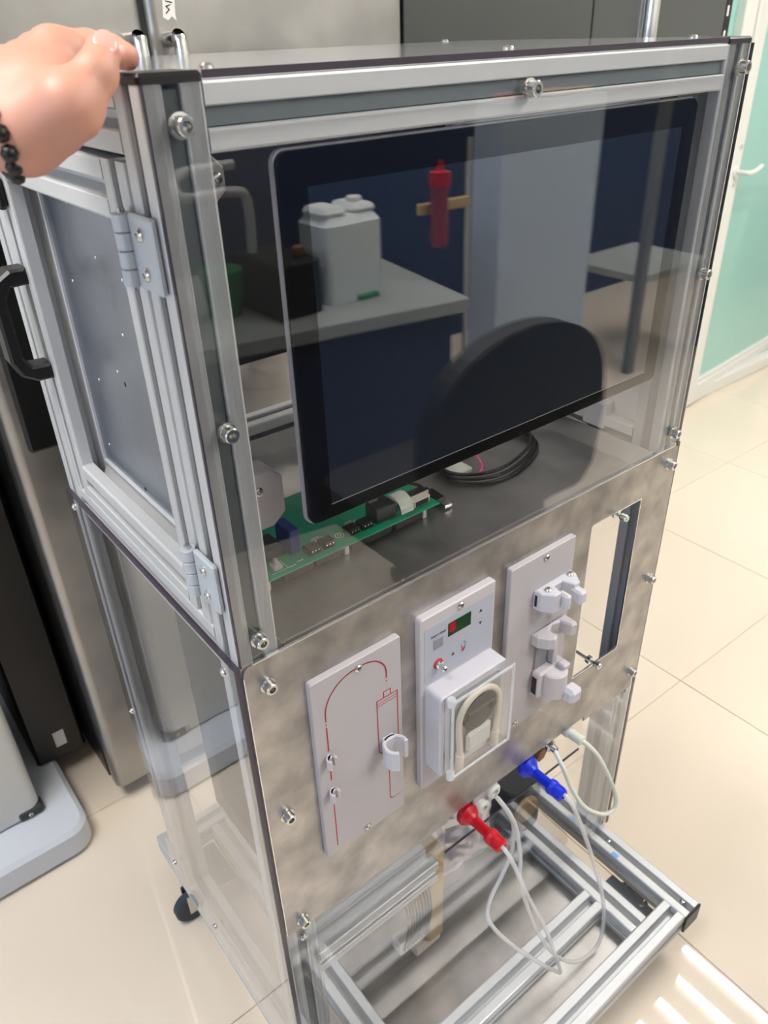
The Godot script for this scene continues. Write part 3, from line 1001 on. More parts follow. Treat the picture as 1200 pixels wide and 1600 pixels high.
func line_plate() -> void:
	var f := PZ + 0.008
	var t := thing("circuit_plate", "white plate with a red printed tubing diagram and three clips, left on the steel front", "plate", Vector3(0.128, 0.657, PZ))
	var st := st_new()
	prism(st, rrect(0.067, 0.657, 0.189, 0.946, 0.003, 3), PZ, f, Transform3D.IDENTITY, 0.001)
	part(t, "plate", st, M.white_plate)
	var z := f + 0.0003
	var arc: Array = []
	for i in 13:
		var a := PI - (PI * 0.5) * i / 12.0
		arc.append(Vector2(0.126 + cos(a) * 0.0435, 0.892 + sin(a) * 0.043))
	var arc2: Array = []
	for i in 13:
		var a := PI * 0.5 - PI * 0.5 * i / 12.0
		arc2.append(Vector2(0.134 + cos(a) * 0.033, 0.905 + sin(a) * 0.030))
	arc2.append(Vector2(0.167, 0.897))
	arc.push_front(Vector2(0.0825, 0.884))
	print_line(t, arc, 0.0016, z)
	print_line(t, arc2, 0.0016, z)
	print_line(t, [Vector2(0.0825, 0.879), Vector2(0.0825, 0.8785)], 0.0016, z)
	print_line(t, [Vector2(0.0825, 0.874), Vector2(0.0825, 0.838)], 0.0016, z)
	print_line(t, [Vector2(0.0825, 0.816), Vector2(0.0825, 0.811)], 0.0016, z)
	print_line(t, [Vector2(0.0825, 0.807), Vector2(0.0825, 0.790)], 0.0016, z)
	print_line(t, [Vector2(0.0825, 0.757), Vector2(0.0825, 0.752)], 0.0016, z)
	print_line(t, [Vector2(0.0825, 0.747), Vector2(0.0825, 0.670)], 0.0012, z)
	print_line(t, [Vector2(0.167, 0.892), Vector2(0.167, 0.8915)], 0.0016, z)
	# the drawn chamber
	print_line(t, [Vector2(0.152, 0.868), Vector2(0.182, 0.868), Vector2(0.182, 0.790), Vector2(0.169, 0.776)], 0.0013, z)
	print_line(t, [Vector2(0.152, 0.868), Vector2(0.152, 0.785), Vector2(0.162, 0.772), Vector2(0.162, 0.767)], 0.0013, z)
	print_line(t, [Vector2(0.153, 0.863), Vector2(0.181, 0.863)], 0.0008, z)
	print_line(t, [Vector2(0.153, 0.859), Vector2(0.181, 0.859)], 0.0008, z)
	print_line(t, [Vector2(0.162, 0.869), Vector2(0.162, 0.877), Vector2(0.172, 0.877), Vector2(0.172, 0.869)], 0.0012, z)
	print_line(t, [Vector2(0.166, 0.757), Vector2(0.166, 0.692), Vector2(0.168, 0.688), Vector2(0.172, 0.687)], 0.0013, z)
	print_line(t, [Vector2(0.172, 0.687), Vector2(0.184, 0.687)], 0.0007, z)
	part(t, "clip", c_clip(Vector2(0.165, 0.79), 0.0115, 0.0045, 0.774, 0.804, 0.85, f, 0.45), M.bluish_plastic)
	for yy in [0.826, 0.770]:
		part(t, "clip", c_clip(Vector2(0.0815, yy), 0.0034, 0.0032, yy - 0.007, yy + 0.007, 0.8, f, 0.3), M.white_plastic)
	bolts(t, "screw", screw_mesh, [Vector3(0.129, 0.934, f), Vector3(0.129, 0.665, f)])

func pump_unit() -> void:
	var f := PZ + 0.010
	var t := thing("peristaltic_pump", "white dosing pump with green display and clear hose cover, middle of the steel front", "pump", Vector3(0.278, 0.665, PZ))
	var st := st_new()
	prism(st, rrect(0.217, 0.664, 0.338, 0.952, 0.004, 4), PZ, f, Transform3D.IDENTITY, 0.0016)
	var pl := part(t, "base_plate", st, M.white_plastic)
	bolts(pl, "screw", screw_mesh, [Vector3(0.279, 0.9435, f)])
	st = st_new()
	prism(st, rrect(0.2225, 0.850, 0.3335, 0.936, 0.002, 2), f, f + 0.0005)
	var film := part(t, "control_panel", st, M.panel_film)
	boxpart(film, "display", Vector3(0.259, 0.906, f), Vector3(0.296, 0.926, f + 0.0012), M.display_green, 0.0004, "dark green display window")
	boxpart(film, "display_digit", Vector3(0.2605, 0.912, f + 0.001), Vector3(0.2705, 0.9245, f + 0.0015), M.display_red)
	boxpart(film, "button", Vector3(0.2365, 0.8985, f), Vector3(0.2505, 0.9135, f + 0.0016), M.grey_key, 0.0005, "grey start button")
	st = st_new()
	var z := f + 0.0008
	for q in [[0.3125, 0.918, 1.0], [0.3125, 0.899, -1.0], [0.2675, 0.875, 1.0]]:
		tri_n(st, Vector3(q[0] - 0.0028, q[1] - 0.002 * q[2], z), Vector3(q[0] + 0.0028, q[1] - 0.002 * q[2], z), Vector3(q[0], q[1] + 0.0028 * q[2], z), Vector3.BACK, Vector3.BACK, Vector3.BACK)
	ribbon(st, [Vector2(0.2815, 0.882), Vector2(0.2815, 0.876), Vector2(0.2875, 0.876), Vector2(0.2875, 0.884), Vector2(0.2835, 0.884)], 0.0006, z)
	part(film, "printed_symbols", st, M.ink)
	st = st_new()
	tri_n(st, Vector3(0.281, 0.8745, z), Vector3(0.2885, 0.8745, z), Vector3(0.284, 0.8685, z), Vector3.BACK, Vector3.BACK, Vector3.BACK)
	part(film, "printed_mark", st, M.red_print)
	var tm := TextMesh.new()
	tm.text = "Start / Stop"
	tm.font_size = 8
	tm.pixel_size = 0.00058
	tm.depth = 0.0002
	var sf := SystemFont.new()
	sf.font_names = PackedStringArray(["Droid Sans"])
	tm.font = sf
	put(film, "lettering", tm, M.ink, "", Transform3D(Basis.IDENTITY, Vector3(0.2435, 0.9195, f + 0.0008)))
	# metal inlet with a red ring
	st = st_new()
	lathe(st, [Vector2(0.0035, 0), Vector2(0.0072, 0), Vector2(0.0072, 0.0014), Vector2(0.0035, 0.0014)], Transform3D(Basis.IDENTITY, Vector3(0.2435, 0.8735, f)), 20)
	part(film, "ring", st, M.red_print, "red ring round the metal inlet")
	st = st_new()
	lathe(st, [Vector2(0.0052, 0), Vector2(0.0052, 0.004), Vector2(0.0034, 0.0045), Vector2(0.0034, 0.010), Vector2(0.0042, 0.0105), Vector2(0.0042, 0.013), Vector2(0.0028, 0.0145), Vector2(0.0015, 0.0145), Vector2(0.0015, 0.010), Vector2(0, 0.010)], Transform3D(Basis.IDENTITY, Vector3(0.2435, 0.8735, f)), 18)
	part(film, "inlet", st, M.chrome, "chrome inlet nipple")
	# head
	var zf := 0.042
	st = st_new()
	prism(st, rrect(0.2235, 0.708, 0.3365, 0.846, 0.006, 4), f, zf, Transform3D.IDENTITY, 0.002)
	var hd := part(t, "housing", st, M.bluish_plastic)
	st = st_new()
	prism(st, rrect(0.240, 0.722, 0.326, 0.836, 0.010, 5), zf, zf + 0.0006)
	part(hd, "recess", st, M.appliance_grey)
	st = st_new()
	cyl(st, Vector3(0.284, 0.792, zf), Vector3(0.284, 0.792, zf + 0.008), 0.026, 28, 0.001)
	box(st, Vector3(0.262, 0.781, zf), Vector3(0.306, 0.803, zf + 0.0105), 0.002)
	for s in [-1.0, 1.0]:
		cyl(st, Vector3(0.284 + s * 0.02, 0.792 + s * 0.004, zf), Vector3(0.284 + s * 0.02, 0.792 + s * 0.004, zf + 0.0105), 0.0075, 16, 0.001)
	part(hd, "rotor", st, M.dark_grey)
	st = st_new()
	box(st, Vector3(0.264, 0.730, zf), Vector3(0.308, 0.762, zf + 0.008), 0.004)
	part(hd, "guide_block", st, M.appliance_white)
	st = st_new()
	var u: Array = [Vector3(0.252, 0.712, zf + 0.006), Vector3(0.252, 0.745, zf + 0.006), Vector3(0.250, 0.775, zf + 0.006)]
	for i in 9:
		var a := PI - PI * i / 8.0
		u.append(Vector3(0.284 + cos(a) * 0.0345, 0.792 + sin(a) * 0.036, zf + 0.006))
	u.append_array([Vector3(0.318, 0.775, zf + 0.006), Vector3(0.315, 0.745, zf + 0.006), Vector3(0.315, 0.712, zf + 0.006)])
	tube(st, spline(u, 4), 0.0042, 12)
	part(hd, "pump_hose", st, M.cream, "cream hose bent over the rotor")
	st = st_new()
	for x in [0.252, 0.315]:
		cyl(st, Vector3(x, 0.712, zf + 0.006), Vector3(x, 0.738, zf + 0.006), 0.0056, 14, 0.001)
	part(hd, "hose_sleeve", st, M.cream)
	# clear cover
	st = st_new()
	prism(st, rrect(0.230, 0.710, 0.3375, 0.846, 0.006, 4), zf + 0.0112, zf + 0.0128)
	for q in [[0.230, 0.710, 0.2318, 0.846], [0.3357, 0.710, 0.3375, 0.846], [0.2318, 0.8442, 0.3357, 0.846], [0.2318, 0.710, 0.3357, 0.7118]]:
		box(st, Vector3(q[0], q[1], zf), Vector3(q[2], q[3], zf + 0.0111))
	var cv := part(t, "cover", st, M.acrylic)
	for q in [[0.230, 0.710, 0.2345, 0.846], [0.333, 0.710, 0.3375, 0.846], [0.2345, 0.8415, 0.333, 0.846], [0.2345, 0.710, 0.333, 0.7145]]:
		boxpart(cv, "rim_highlight", Vector3(q[0], q[1], zf + 0.0113), Vector3(q[2], q[3], zf + 0.0142), M.rim_highlight, 0.001)  # whitish frame standing in for bright highlights along the cover edges
	for y in [0.8425, 0.7145]:
		st = st_new()
		cyl(st, Vector3(0.2335, y - 0.006, zf + 0.009), Vector3(0.2335, y + 0.006, zf + 0.009), 0.0055, 14, 0.001)
		part(cv, "cover_hinge", st, M.rim_highlight)

func clamp_plate() -> void:
	var f := PZ + 0.008
	var t := thing("holder_plate", "white plate carrying three white plastic hose clamps, beside the steel front's window", "plate", Vector3(0.428, 0.657, PZ))
	var st := st_new()
	prism(st, rrect(0.367, 0.657, 0.489, 0.949, 0.003, 3), PZ, f, Transform3D.IDENTITY, 0.001)
	part(t, "plate", st, M.white_plate)
	bolts(t, "screw", screw_mesh, [Vector3(0.432, 0.940, f), Vector3(0.395, 0.665, f)])
	var flat := Basis(Vector3(1, 0, 0), Vector3(0, 0, 1), Vector3(0, 1, 0))   # polygon x,z pushed upwards
	# upper clamp: chamfered block with a V mouth and two jaws
	st = st_new()
	prism(st, PackedVector2Array([Vector2(0.413, f), Vector2(0.483, f), Vector2(0.483, f + 0.010), Vector2(0.472, f + 0.026), Vector2(0.462, f + 0.026), Vector2(0.456, f + 0.010), Vector2(0.440, f + 0.010), Vector2(0.436, f + 0.026), Vector2(0.424, f + 0.026), Vector2(0.413, f + 0.012)]), 0.868, 0.897, Transform3D(flat, Vector3.ZERO), 0.0016)
	var cl := part(t, "clamp", st, M.bluish_plastic)
	boxpart(cl, "jaw", Vector3(0.437, 0.869, f + 0.018), Vector3(0.447, 0.893, f + 0.036), M.bluish_plastic, 0.003)
	boxpart(cl, "jaw", Vector3(0.459, 0.869, f + 0.020), Vector3(0.473, 0.890, f + 0.040), M.bluish_plastic, 0.003)
	boxpart(cl, "slot", Vector3(0.4126, 0.872, f + 0.002), Vector3(0.414, 0.890, f + 0.006), M.ink)
	bolts(cl, "screw", screw_mesh, [Vector3(0.426, 0.897, f + 0.012), Vector3(0.474, 0.897, f + 0.008)], Vector3.UP)
	# middle clamp: two horns of a fork
	st = st_new()
	prism(st, PackedVector2Array([Vector2(0.416, f), Vector2(0.482, f), Vector2(0.482, f + 0.020), Vector2(0.478, f + 0.026), Vector2(0.470, f + 0.024), Vector2(0.464, f + 0.008), Vector2(0.452, f + 0.004), Vector2(0.440, f + 0.010), Vector2(0.440, f + 0.024), Vector2(0.432, f + 0.028), Vector2(0.424, f + 0.022), Vector2(0.416, f + 0.010)]), 0.803, 0.822, Transform3D(flat, Vector3.ZERO), 0.0025)
	part(t, "clamp", st, M.white_plastic)
	# sensor slider below with its knob
	boxpart(t, "slide_rail", Vector3(0.452, 0.752, f), Vector3(0.461, 0.803, f + 0.012), M.white_plastic, 0.001)
	boxpart(t, "slide_back", Vector3(0.425, 0.752, f), Vector3(0.452, 0.803, f + 0.003), M.grey_key, 0.0006)
	st = st_new()
	box(st, Vector3(0.422, 0.706, f), Vector3(0.476, 0.752, f + 0.016), 0.003)
	cyl(st, Vector3(0.450, 0.706, f + 0.018), Vector3(0.450, 0.750, f + 0.018), 0.019, 24, 0.002)
	var lo := part(t, "clamp", st, M.white_plastic)
	st = st_new()
	box(st, Vector3(0.452, 0.699, f + 0.030), Vector3(0.476, 0.724, f + 0.052), 0.005)
	part(lo, "knob", st, M.bluish_plastic)
	boxpart(lo, "tongue", Vector3(0.456, 0.748, f + 0.016), Vector3(0.470, 0.758, f + 0.030), M.white_plastic, 0.002)
	boxpart(lo, "slot", Vector3(0.4212, 0.712, f + 0.003), Vector3(0.4226, 0.742, f + 0.011), M.ink)

func hose_connectors() -> void:
	for q in [["red", Vector3(0.325, 0.503, 0.0)], ["blue", Vector3(0.458, 0.507, 0.0)]]:
		var c: Vector3 = q[1]
		var dir := Vector3(-0.02, 0.03, 1.0).normalized()
		var t := thing("hose_connector", "%s plastic hose connector with round flange plugged in under the steel front" % q[0], "connector", c, "hose connectors")
		var xf := Transform3D(basis_z(dir), c)
		var st := st_new()
		lathe(st, [Vector2(0, -0.012), Vector2(0.016, -0.012), Vector2(0.0185, -0.009), Vector2(0.0185, -0.002), Vector2(0.016, 0.001), Vector2(0.0115, 0.006), Vector2(0.008, 0.012)], xf, 28)
		part(t, "flange", st, M[q[0]])
		st = st_new()
		lathe(st, [Vector2(0.0085, 0.010), Vector2(0.0082, 0.038), Vector2(0.0098, 0.042)], xf, 24, true)
		part(t, "barrel", st, M[q[0]])
		st = st_new()
		lathe(st, [Vector2(0.0082, 0.040), Vector2(0.0118, 0.042), Vector2(0.0128, 0.047), Vector2(0.0118, 0.053), Vector2(0.0106, 0.054), Vector2(0.0106, 0.068), Vector2(0.0082, 0.070), Vector2(0.0045, 0.070), Vector2(0.0045, 0.060), Vector2(0, 0.060)], xf, 24)
		for k in 6:
			var a := TAU * k / 6.0
			box(st, Vector3(0.0098, -0.0022, 0.055), Vector3(0.0118, 0.0022, 0.067), 0.0006, xf * Transform3D(Basis(Vector3(0, 0, 1), a), Vector3.ZERO))
		part(t, "nut", st, M[q[0]])
	var st := st_new()
	tube(st, spline([Vector3(0.324, 0.505, 0.058), Vector3(0.323, 0.500, 0.085), Vector3(0.342, 0.416, 0.110), Vector3(0.375, 0.315, 0.125), Vector3(0.405, 0.207, 0.132), Vector3(0.420, 0.150, 0.136), Vector3(0.410, 0.160, 0.134), Vector3(0.377, 0.210, 0.125), Vector3(0.321, 0.302, 0.100), Vector3(0.305, 0.340, 0.070), Vector3(0.322, 0.360, 0.055), Vector3(0.352, 0.391, 0.050), Vector3(0.376, 0.428, 0.045), Vector3(0.376, 0.493, 0.040), Vector3(0.371, 0.520, 0.012)], 6), 0.0034, 10)
	solid("tube", st, M.clear_tube, "clear thin tube hanging in a kinked loop from the red connector", "tube", "clear tubes")
	st = st_new()
	tube(st, spline([Vector3(0.457, 0.509, 0.058), Vector3(0.462, 0.500, 0.082), Vector3(0.491, 0.386, 0.110), Vector3(0.520, 0.258, 0.130), Vector3(0.531, 0.159, 0.137), Vector3(0.514, 0.112, 0.139), Vector3(0.461, 0.134, 0.138), Vector3(0.420, 0.182, 0.125), Vector3(0.389, 0.253, 0.110), Vector3(0.373, 0.325, 0.090), Vector3(0.365, 0.391, 0.075), Vector3(0.378, 0.426, 0.060), Vector3(0.375, 0.492, 0.045), Vector3(0.366, 0.528, 0.012)], 6), 0.0034, 10)
	solid("tube", st, M.clear_tube, "clear thin tube in a long loop down from the blue connector onto the foot frame", "tube", "clear tubes")
	st = st_new()
	tube(st, spline([Vector3(0.548, 0.529, 0.022), Vector3(0.556, 0.520, 0.034), Vector3(0.572, 0.492, 0.047), Vector3(0.595, 0.434, 0.060), Vector3(0.619, 0.370, 0.065), Vector3(0.613, 0.343, 0.068), Vector3(0.578, 0.361, 0.068), Vector3(0.535, 0.408, 0.062), Vector3(0.509, 0.461, 0.050), Vector3(0.497, 0.510, 0.035), Vector3(0.499, 0.531, 0.012)], 7), 0.0038, 10)
	solid("tube", st, M.milky_tube, "milky white tube in a short loop between the two right hand ports", "tube")
	st = st_new()
	cyl(st, Vector3(0.546, 0.531, -0.004), Vector3(0.549, 0.528, 0.028), 0.0085, 20, 0.001)
	cyl(st, Vector3(0.545, 0.532, -0.008), Vector3(0.546, 0.531, 0.004), 0.011, 6)
	solid("port", st, M.milky_tube, "milky white cylindrical port at the right end of the short tube loop", "port")
	st = st_new()
	lathe(st, [Vector2(0.004, 0.0), Vector2(0.010, 0.0), Vector2(0.010, 0.006), Vector2(0.006, 0.008), Vector2(0.006, 0.016), Vector2(0.004, 0.016)], Transform3D(Basis.IDENTITY, Vector3(0.499, 0.533, 0.0)), 18)
	solid("port", st, M.bolt, "small metal port at the left end of the short tube loop", "port")
	# white double ring port between the coloured connectors
	var t := thing("port", "white plastic port with two rings between the red and blue connectors", "port", Vector3(0.370, 0.52, 0.0))
	st = st_new()
	for q in [[0.371, 0.527], [0.349, 0.508]]:
		var xf := Transform3D(Basis.IDENTITY, Vector3(q[0], q[1], -0.002))
		lathe(st, [Vector2(0.006, 0.0), Vector2(0.0125, 0.0), Vector2(0.0125, 0.007), Vector2(0.0095, 0.010), Vector2(0.006, 0.010), Vector2(0.006, 0.0)], xf, 22)
	part(t, "ring", st, M.milky_tube)
	boxpart(t, "back_plate", Vector3(0.335, 0.497, -0.006), Vector3(0.386, 0.541, -0.002), M.white_plastic, 0.001)

func circuit_board() -> void:
	var y := 0.990
	var t := thing("circuit_board", "green circuit board with headers, blue relay and ribbon cable on the steel shelf", "circuit board", Vector3(0.23, 0.973, -0.19))
	boxpart(t, "board", Vector3(0.088, y - 0.0018, -0.262), Vector3(0.364, y, -0.1165), M.pcb)
	var st := st_new()
	for x in [0.100, 0.212, 0.338]:
		for z in [-0.123, -0.25]:
			box(st, Vector3(x, 0.973, z - 0.004), Vector3(x + 0.007, y - 0.0018, z + 0.003), 0.001)
	part(t, "standoff", st, M.white_plastic)
	st = st_new()
	for q in [[0.125, 0.165], [0.170, 0.206], [0.222, 0.285], [0.292, 0.335]]:
		box(st, Vector3(q[0], 0.977, -0.135), Vector3(q[1], y - 0.002, -0.119))
	part(t, "lower_components", st, M.black_soft)
	for q in [[0.165, -0.137], [0.186, -0.137], [0.226, -0.140], [0.246, -0.140]]:
		var hh := boxpart(t, "header", Vector3(q[0], y, q[1] - 0.004), Vector3(q[0] + 0.017, y + 0.009, q[1] + 0.012), M.black_soft, 0.001)
		st = st_new()
		for k in 3:
			box(st, Vector3(q[0] + 0.003 + k * 0.0045, y + 0.006, q[1] + 0.010), Vector3(q[0] + 0.0045 + k * 0.0045, y + 0.0078, q[1] + 0.0135))
		part(hh, "pin", st, M.bolt)
	var bx := boxpart(t, "socket", Vector3(0.268, y, -0.152), Vector3(0.300, y + 0.022, -0.128), M.black, 0.0015)
	st = st_new()
	box(st, Vector3(0.272, y + 0.02, -0.150), Vector3(0.285, y + 0.026, -0.146))
	part(bx, "key_notch", st, M.grey_key)
	# flat ribbon cable arching over the front edge
	st = st_new()
	var arc: Array[Vector2] = []
	for i in 11:
		var a := PI * i / 10.0
		arc.append(Vector2(-0.134 - cos(a) * -0.018 + 0.004, y + 0.012 + sin(a) * 0.018))
	for i in 10:
		for s in [0.0, 0.0012]:
			var a := arc[i]
			var b := arc[i + 1]
			var n := Vector3(0, (b.x - a.x), -(b.y - a.y)).normalized()
			if n.y < 0:
				n = -n
			quad(st, Vector3(0.296, a.y - s, a.x), Vector3(0.316, a.y - s, a.x), Vector3(0.316, b.y - s, b.x), Vector3(0.296, b.y - s, b.x), n if s == 0.0 else -n)
	box(st, Vector3(0.296, y - 0.016, arc[10].x - 0.0006), Vector3(0.316, y + 0.0125, arc[10].x + 0.0006))
	part(t, "ribbon_cable", st, M.milky_tube, "pale flat ribbon cable")
	# serial connector
	st = st_new()
	box(st, Vector3(0.316, y, -0.146), Vector3(0.322, y + 0.012, -0.128), 0.001)
	box(st, Vector3(0.322, y, -0.150), Vector3(0.358, y + 0.013, -0.134), 0.001)
	part(t, "serial_connector", st, M.black_soft)
	st = st_new()
	prism(st, PackedVector2Array([Vector2(0.327, y + 0.002), Vector2(0.353, y + 0.002), Vector2(0.355, y + 0.012), Vector2(0.325, y + 0.012)]), -0.134, -0.124, Transform3D.IDENTITY, 0.001)
	box(st, Vector3(0.320, y + 0.0005, -0.135), Vector3(0.360, y + 0.0135, -0.1338))
	var sc := part(t, "connector_shell", st, M.cream)
	boxpart(sc, "insert", Vector3(0.3295, y + 0.0038, -0.1245), Vector3(0.3505, y + 0.0102, -0.1232), M.ink)
	# relay, tactile button
	boxpart(t, "relay", Vector3(0.150, y, -0.175), Vector3(0.164, y + 0.034, -0.142), M.relay, 0.001, "upright blue relay")
	boxpart(t, "relay", Vector3(0.116, y, -0.185), Vector3(0.146, y + 0.014, -0.150), M.dark_grey, 0.001)
	boxpart(t, "button", Vector3(0.117, y, -0.139), Vector3(0.129, y + 0.006, -0.127), M.white_plastic, 0.001)
	st = st_new()
	cyl(st, Vector3(0.123, y + 0.006, -0.133), Vector3(0.123, y + 0.013, -0.133), 0.0028, 14)
	part(t, "button_cap", st, M.white_plastic)
	# silkscreen
	st = st_new()
	var z := y + 0.0003
	var rows := [[0.187, 0.206, -0.1490], [0.184, 0.203, -0.1525], [0.187, 0.198, -0.156], [0.240, 0.262, -0.1520], [0.236, 0.255, -0.1555], [0.240, 0.250, -0.159], [0.325, 0.340, -0.156], [0.135, 0.145, -0.125], [0.148, 0.156, -0.128]]
	for r in rows:
		var x: float = r[0]
		while x < r[1]:
			var w := rng.randf_range(0.0008, 0.0018)
			quad(st, Vector3(x, z, r[2]), Vector3(x + w, z, r[2]), Vector3(x + w, z, r[2] + 0.002), Vector3(x, z, r[2] + 0.002), Vector3.UP)
			x += w + 0.0006
	for q in [[0.219, -0.140, 0.006], [0.352, -0.156, 0.006]]:
		for i in 16:
			var a := TAU * i / 16.0
			var b := TAU * (i + 1) / 16.0
			for k in [[1.0, 0.82], [0.45, 0.3]]:
				var o: float = q[2] * k[0]
				var n: float = q[2] * k[1]
				quad(st, Vector3(q[0] + cos(a) * o, z, q[1] + sin(a) * o), Vector3(q[0] + cos(b) * o, z, q[1] + sin(b) * o), Vector3(q[0] + cos(b) * n, z, q[1] + sin(b) * n), Vector3(q[0] + cos(a) * n, z, q[1] + sin(a) * n), Vector3.UP)
	for q in [[0.303, -0.145, 0.318, -0.1445], [0.303, -0.133, 0.318, -0.1325], [0.318, -0.145, 0.3185, -0.1325], [0.112, -0.142, 0.134, -0.1415], [0.112, -0.1245, 0.134, -0.124], [0.134, -0.142, 0.1345, -0.124]]:
		quad(st, Vector3(q[0], z, q[1]), Vector3(q[2], z, q[1]), Vector3(q[2], z, q[3]), Vector3(q[0], z, q[3]), Vector3.UP)
	part(t, "silkscreen", st, M.silk, "white printed component marks")

func cables() -> void:
	# USB plug with its lead
	var t := thing("usb_cable", "black cable with a flat metal plug lying beside the green circuit board", "cable", Vector3(0.379, 0.973, -0.14))
	var d := Vector3(-0.08, 0, 1).normalized()
	var xf := Transform3D(Basis(Vector3.UP.cross(d), Vector3.UP, d), Vector3(0.383, 0.9735, -0.158))
	var st := st_new()
	box(st, Vector3(-0.008, 0, -0.004), Vector3(0.008, 0.010, 0.028), 0.002, xf)
	box(st, Vector3(-0.0055, 0.002, -0.014), Vector3(0.0055, 0.008, -0.004), 0.0015, xf)
	part(t, "grip", st, M.black)
	st = st_new()
	box(st, Vector3(-0.006, 0.0028, 0.028), Vector3(0.006, 0.0073, 0.042), 0.0004, xf)
	part(t, "plug", st, M.chrome, "flat metal plug")
	st = st_new()
	tube(st, spline([xf * Vector3(0, 0.005, -0.012), Vector3(0.384, 0.980, -0.185), Vector3(0.376, 0.977, -0.215), Vector3(0.40, 0.977, -0.26), Vector3(0.47, 0.977, -0.28)], 6), 0.0022, 8)
	part(t, "lead", st, M.black)
	# coiled leads below the monitor
	for k in 3:
		st = st_new()
		var p: Array = []
		var o := 0.004 * k
		for q in [[0.44, -0.205], [0.435, -0.165], [0.455, -0.135], [0.495, -0.122], [0.545, -0.130], [0.590, -0.150], [0.615, -0.180], [0.605, -0.225], [0.555, -0.250], [0.50, -0.245]]:
			p.append(Vector3(q[0] + o * 1.4 - 0.006 * k, 0.976 + 0.0045 * k, q[1] - o * 1.6))
		tube(st, spline(p, 6), 0.0024, 8)
		solid("lead", st, M.black, ["black lead coiled on the steel shelf under the monitor, lowest turn", "black lead coiled on the steel shelf under the monitor, middle turn", "black lead coiled on the steel shelf under the monitor, uppermost turn"][k], "cable", "coiled leads on the shelf")
	st = st_new()
	tube(st, spline([Vector3(0.500, 0.984, -0.21), Vector3(0.492, 0.992, -0.185), Vector3(0.486, 0.984, -0.160), Vector3(0.470, 0.977, -0.152)], 6), 0.0018, 8)
	solid("lead", st, M.pink, "short pink wire beside the coiled black leads", "cable")
	# grey flat adapter
	st = st_new()
	box(st, Vector3(0.445, 0.9735, -0.20), Vector3(0.475, 0.982, -0.168), 0.002)
	solid("adapter", st, M.milky_tube, "small pale adapter lying under the monitor by the coiled leads", "adapter")

func inside_parts() -> void:
	# beige terminal comb with wires behind the lower pane
	var t := thing("terminal_block", "beige terminal block with a row of thin wires behind the lower clear pane", "terminal block", Vector3(0.30, 0.14, -0.05))
	boxpart(t, "block", Vector3(0.274, 0.165, -0.070), Vector3(0.308, 0.405, -0.035), M.beige, 0.003)
	for q in [[0.262, 0.330], [0.262, 0.185]]:
		boxpart(t, "comb", Vector3(0.215, q[1], -0.064), Vector3(0.274, q[1] + 0.034, -0.040), M.cream, 0.002)
	boxpart(t, "foot", Vector3(0.250, 0.142, -0.068), Vector3(0.306, 0.165, -0.040), M.cream, 0.002)
	var st := st_new()
	for k in 9:
		var x := 0.218 + 0.0062 * k
		tube(st, spline([Vector3(x, 0.36, -0.036), Vector3(x + 0.004, 0.32, -0.030), Vector3(x + 0.010, 0.26, -0.034), Vector3(x + 0.004, 0.20, -0.038)], 4), 0.0019, 6)
	part(t, "wire", st, M.wire)
	st = st_new()
	for k in 9:
		box(st, Vector3(0.217 + 0.0062 * k, 0.334, -0.041), Vector3(0.2205 + 0.0062 * k, 0.360, -0.037), 0.0008)
	part(t, "contact", st, M.chrome)
	# crumpled foil pouch behind the port opening
	st = st_new()
	var nz := FastNoiseLite.new()
	nz.seed = 5
	nz.frequency = 9.0
	nz.fractal_octaves = 2
	nz.noise_type = FastNoiseLite.TYPE_SIMPLEX
	var nx := 30
	var ny := 24
	var g: Array = []
	for j in ny + 1:
		var row: Array[Vector3] = []
		for i in nx + 1:
			var x := 0.314 + 0.125 * i / nx
			var y := 0.285 + 0.178 * j / ny
			row.append(Vector3(x, y, -0.060 + 0.018 * nz.get_noise_2d(x, y) + 0.02 * sin(PI * i / nx)))
		g.append(row)
	for s in [0, 1]:
		for j in ny:
			for i in nx:
				var q: Array[Vector3] = [g[j][i], g[j][i + 1], g[j + 1][i + 1], g[j + 1][i]]
				if s == 1:
					for k in 4:
						q[k].z = -0.115 - (q[k].z + 0.06) * 0.5
				var n := (q[1] - q[0]).cross(q[3] - q[0]).normalized() * (1.0 if s == 0 else -1.0)
				quad(st, q[0], q[1], q[2], q[3], n)
	solid("foil_pouch", st, M.foil, "crumpled silvery pouch just behind the port opening under the red connector", "pouch")
	# motor with a tan disc
	var m := thing("motor", "dark grey motor with round tan end behind the clear pane below the blue connector", "motor", Vector3(0.597, 0.1405, -0.14))
	st = st_new()
	cyl(st, Vector3(0.572, 0.222, -0.094), Vector3(0.572, 0.222, -0.082), 0.029, 28, 0.003)
	part(m, "end_disc", st, M.tan_disc)
	st = st_new()
	cyl(st, Vector3(0.597, 0.1405, -0.14), Vector3(0.597, 0.252, -0.14), 0.050, 32, 0.004)
	part(m, "body", st, M.dark_grey)
	# copper elbow and valve in the port opening
	st = st_new()
	tube(st, spline([Vector3(0.50, 0.505, -0.02), Vector3(0.505, 0.505, -0.05), Vector3(0.525, 0.510, -0.07), Vector3(0.56, 0.512, -0.075)], 6), 0.009, 12)
	cyl(st, Vector3(0.495, 0.503, -0.022), Vector3(0.496, 0.503, -0.008), 0.013, 6)
	solid("pipe_elbow", st, M.wood, "brown pipe elbow inside the port opening right of the blue connector", "pipe")
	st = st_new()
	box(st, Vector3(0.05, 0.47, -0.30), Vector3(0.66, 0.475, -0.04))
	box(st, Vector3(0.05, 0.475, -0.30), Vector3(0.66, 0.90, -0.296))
	solid("mounting_plate", st, M.black_soft, "dark mounting plate inside the machine behind the port opening", "plate")

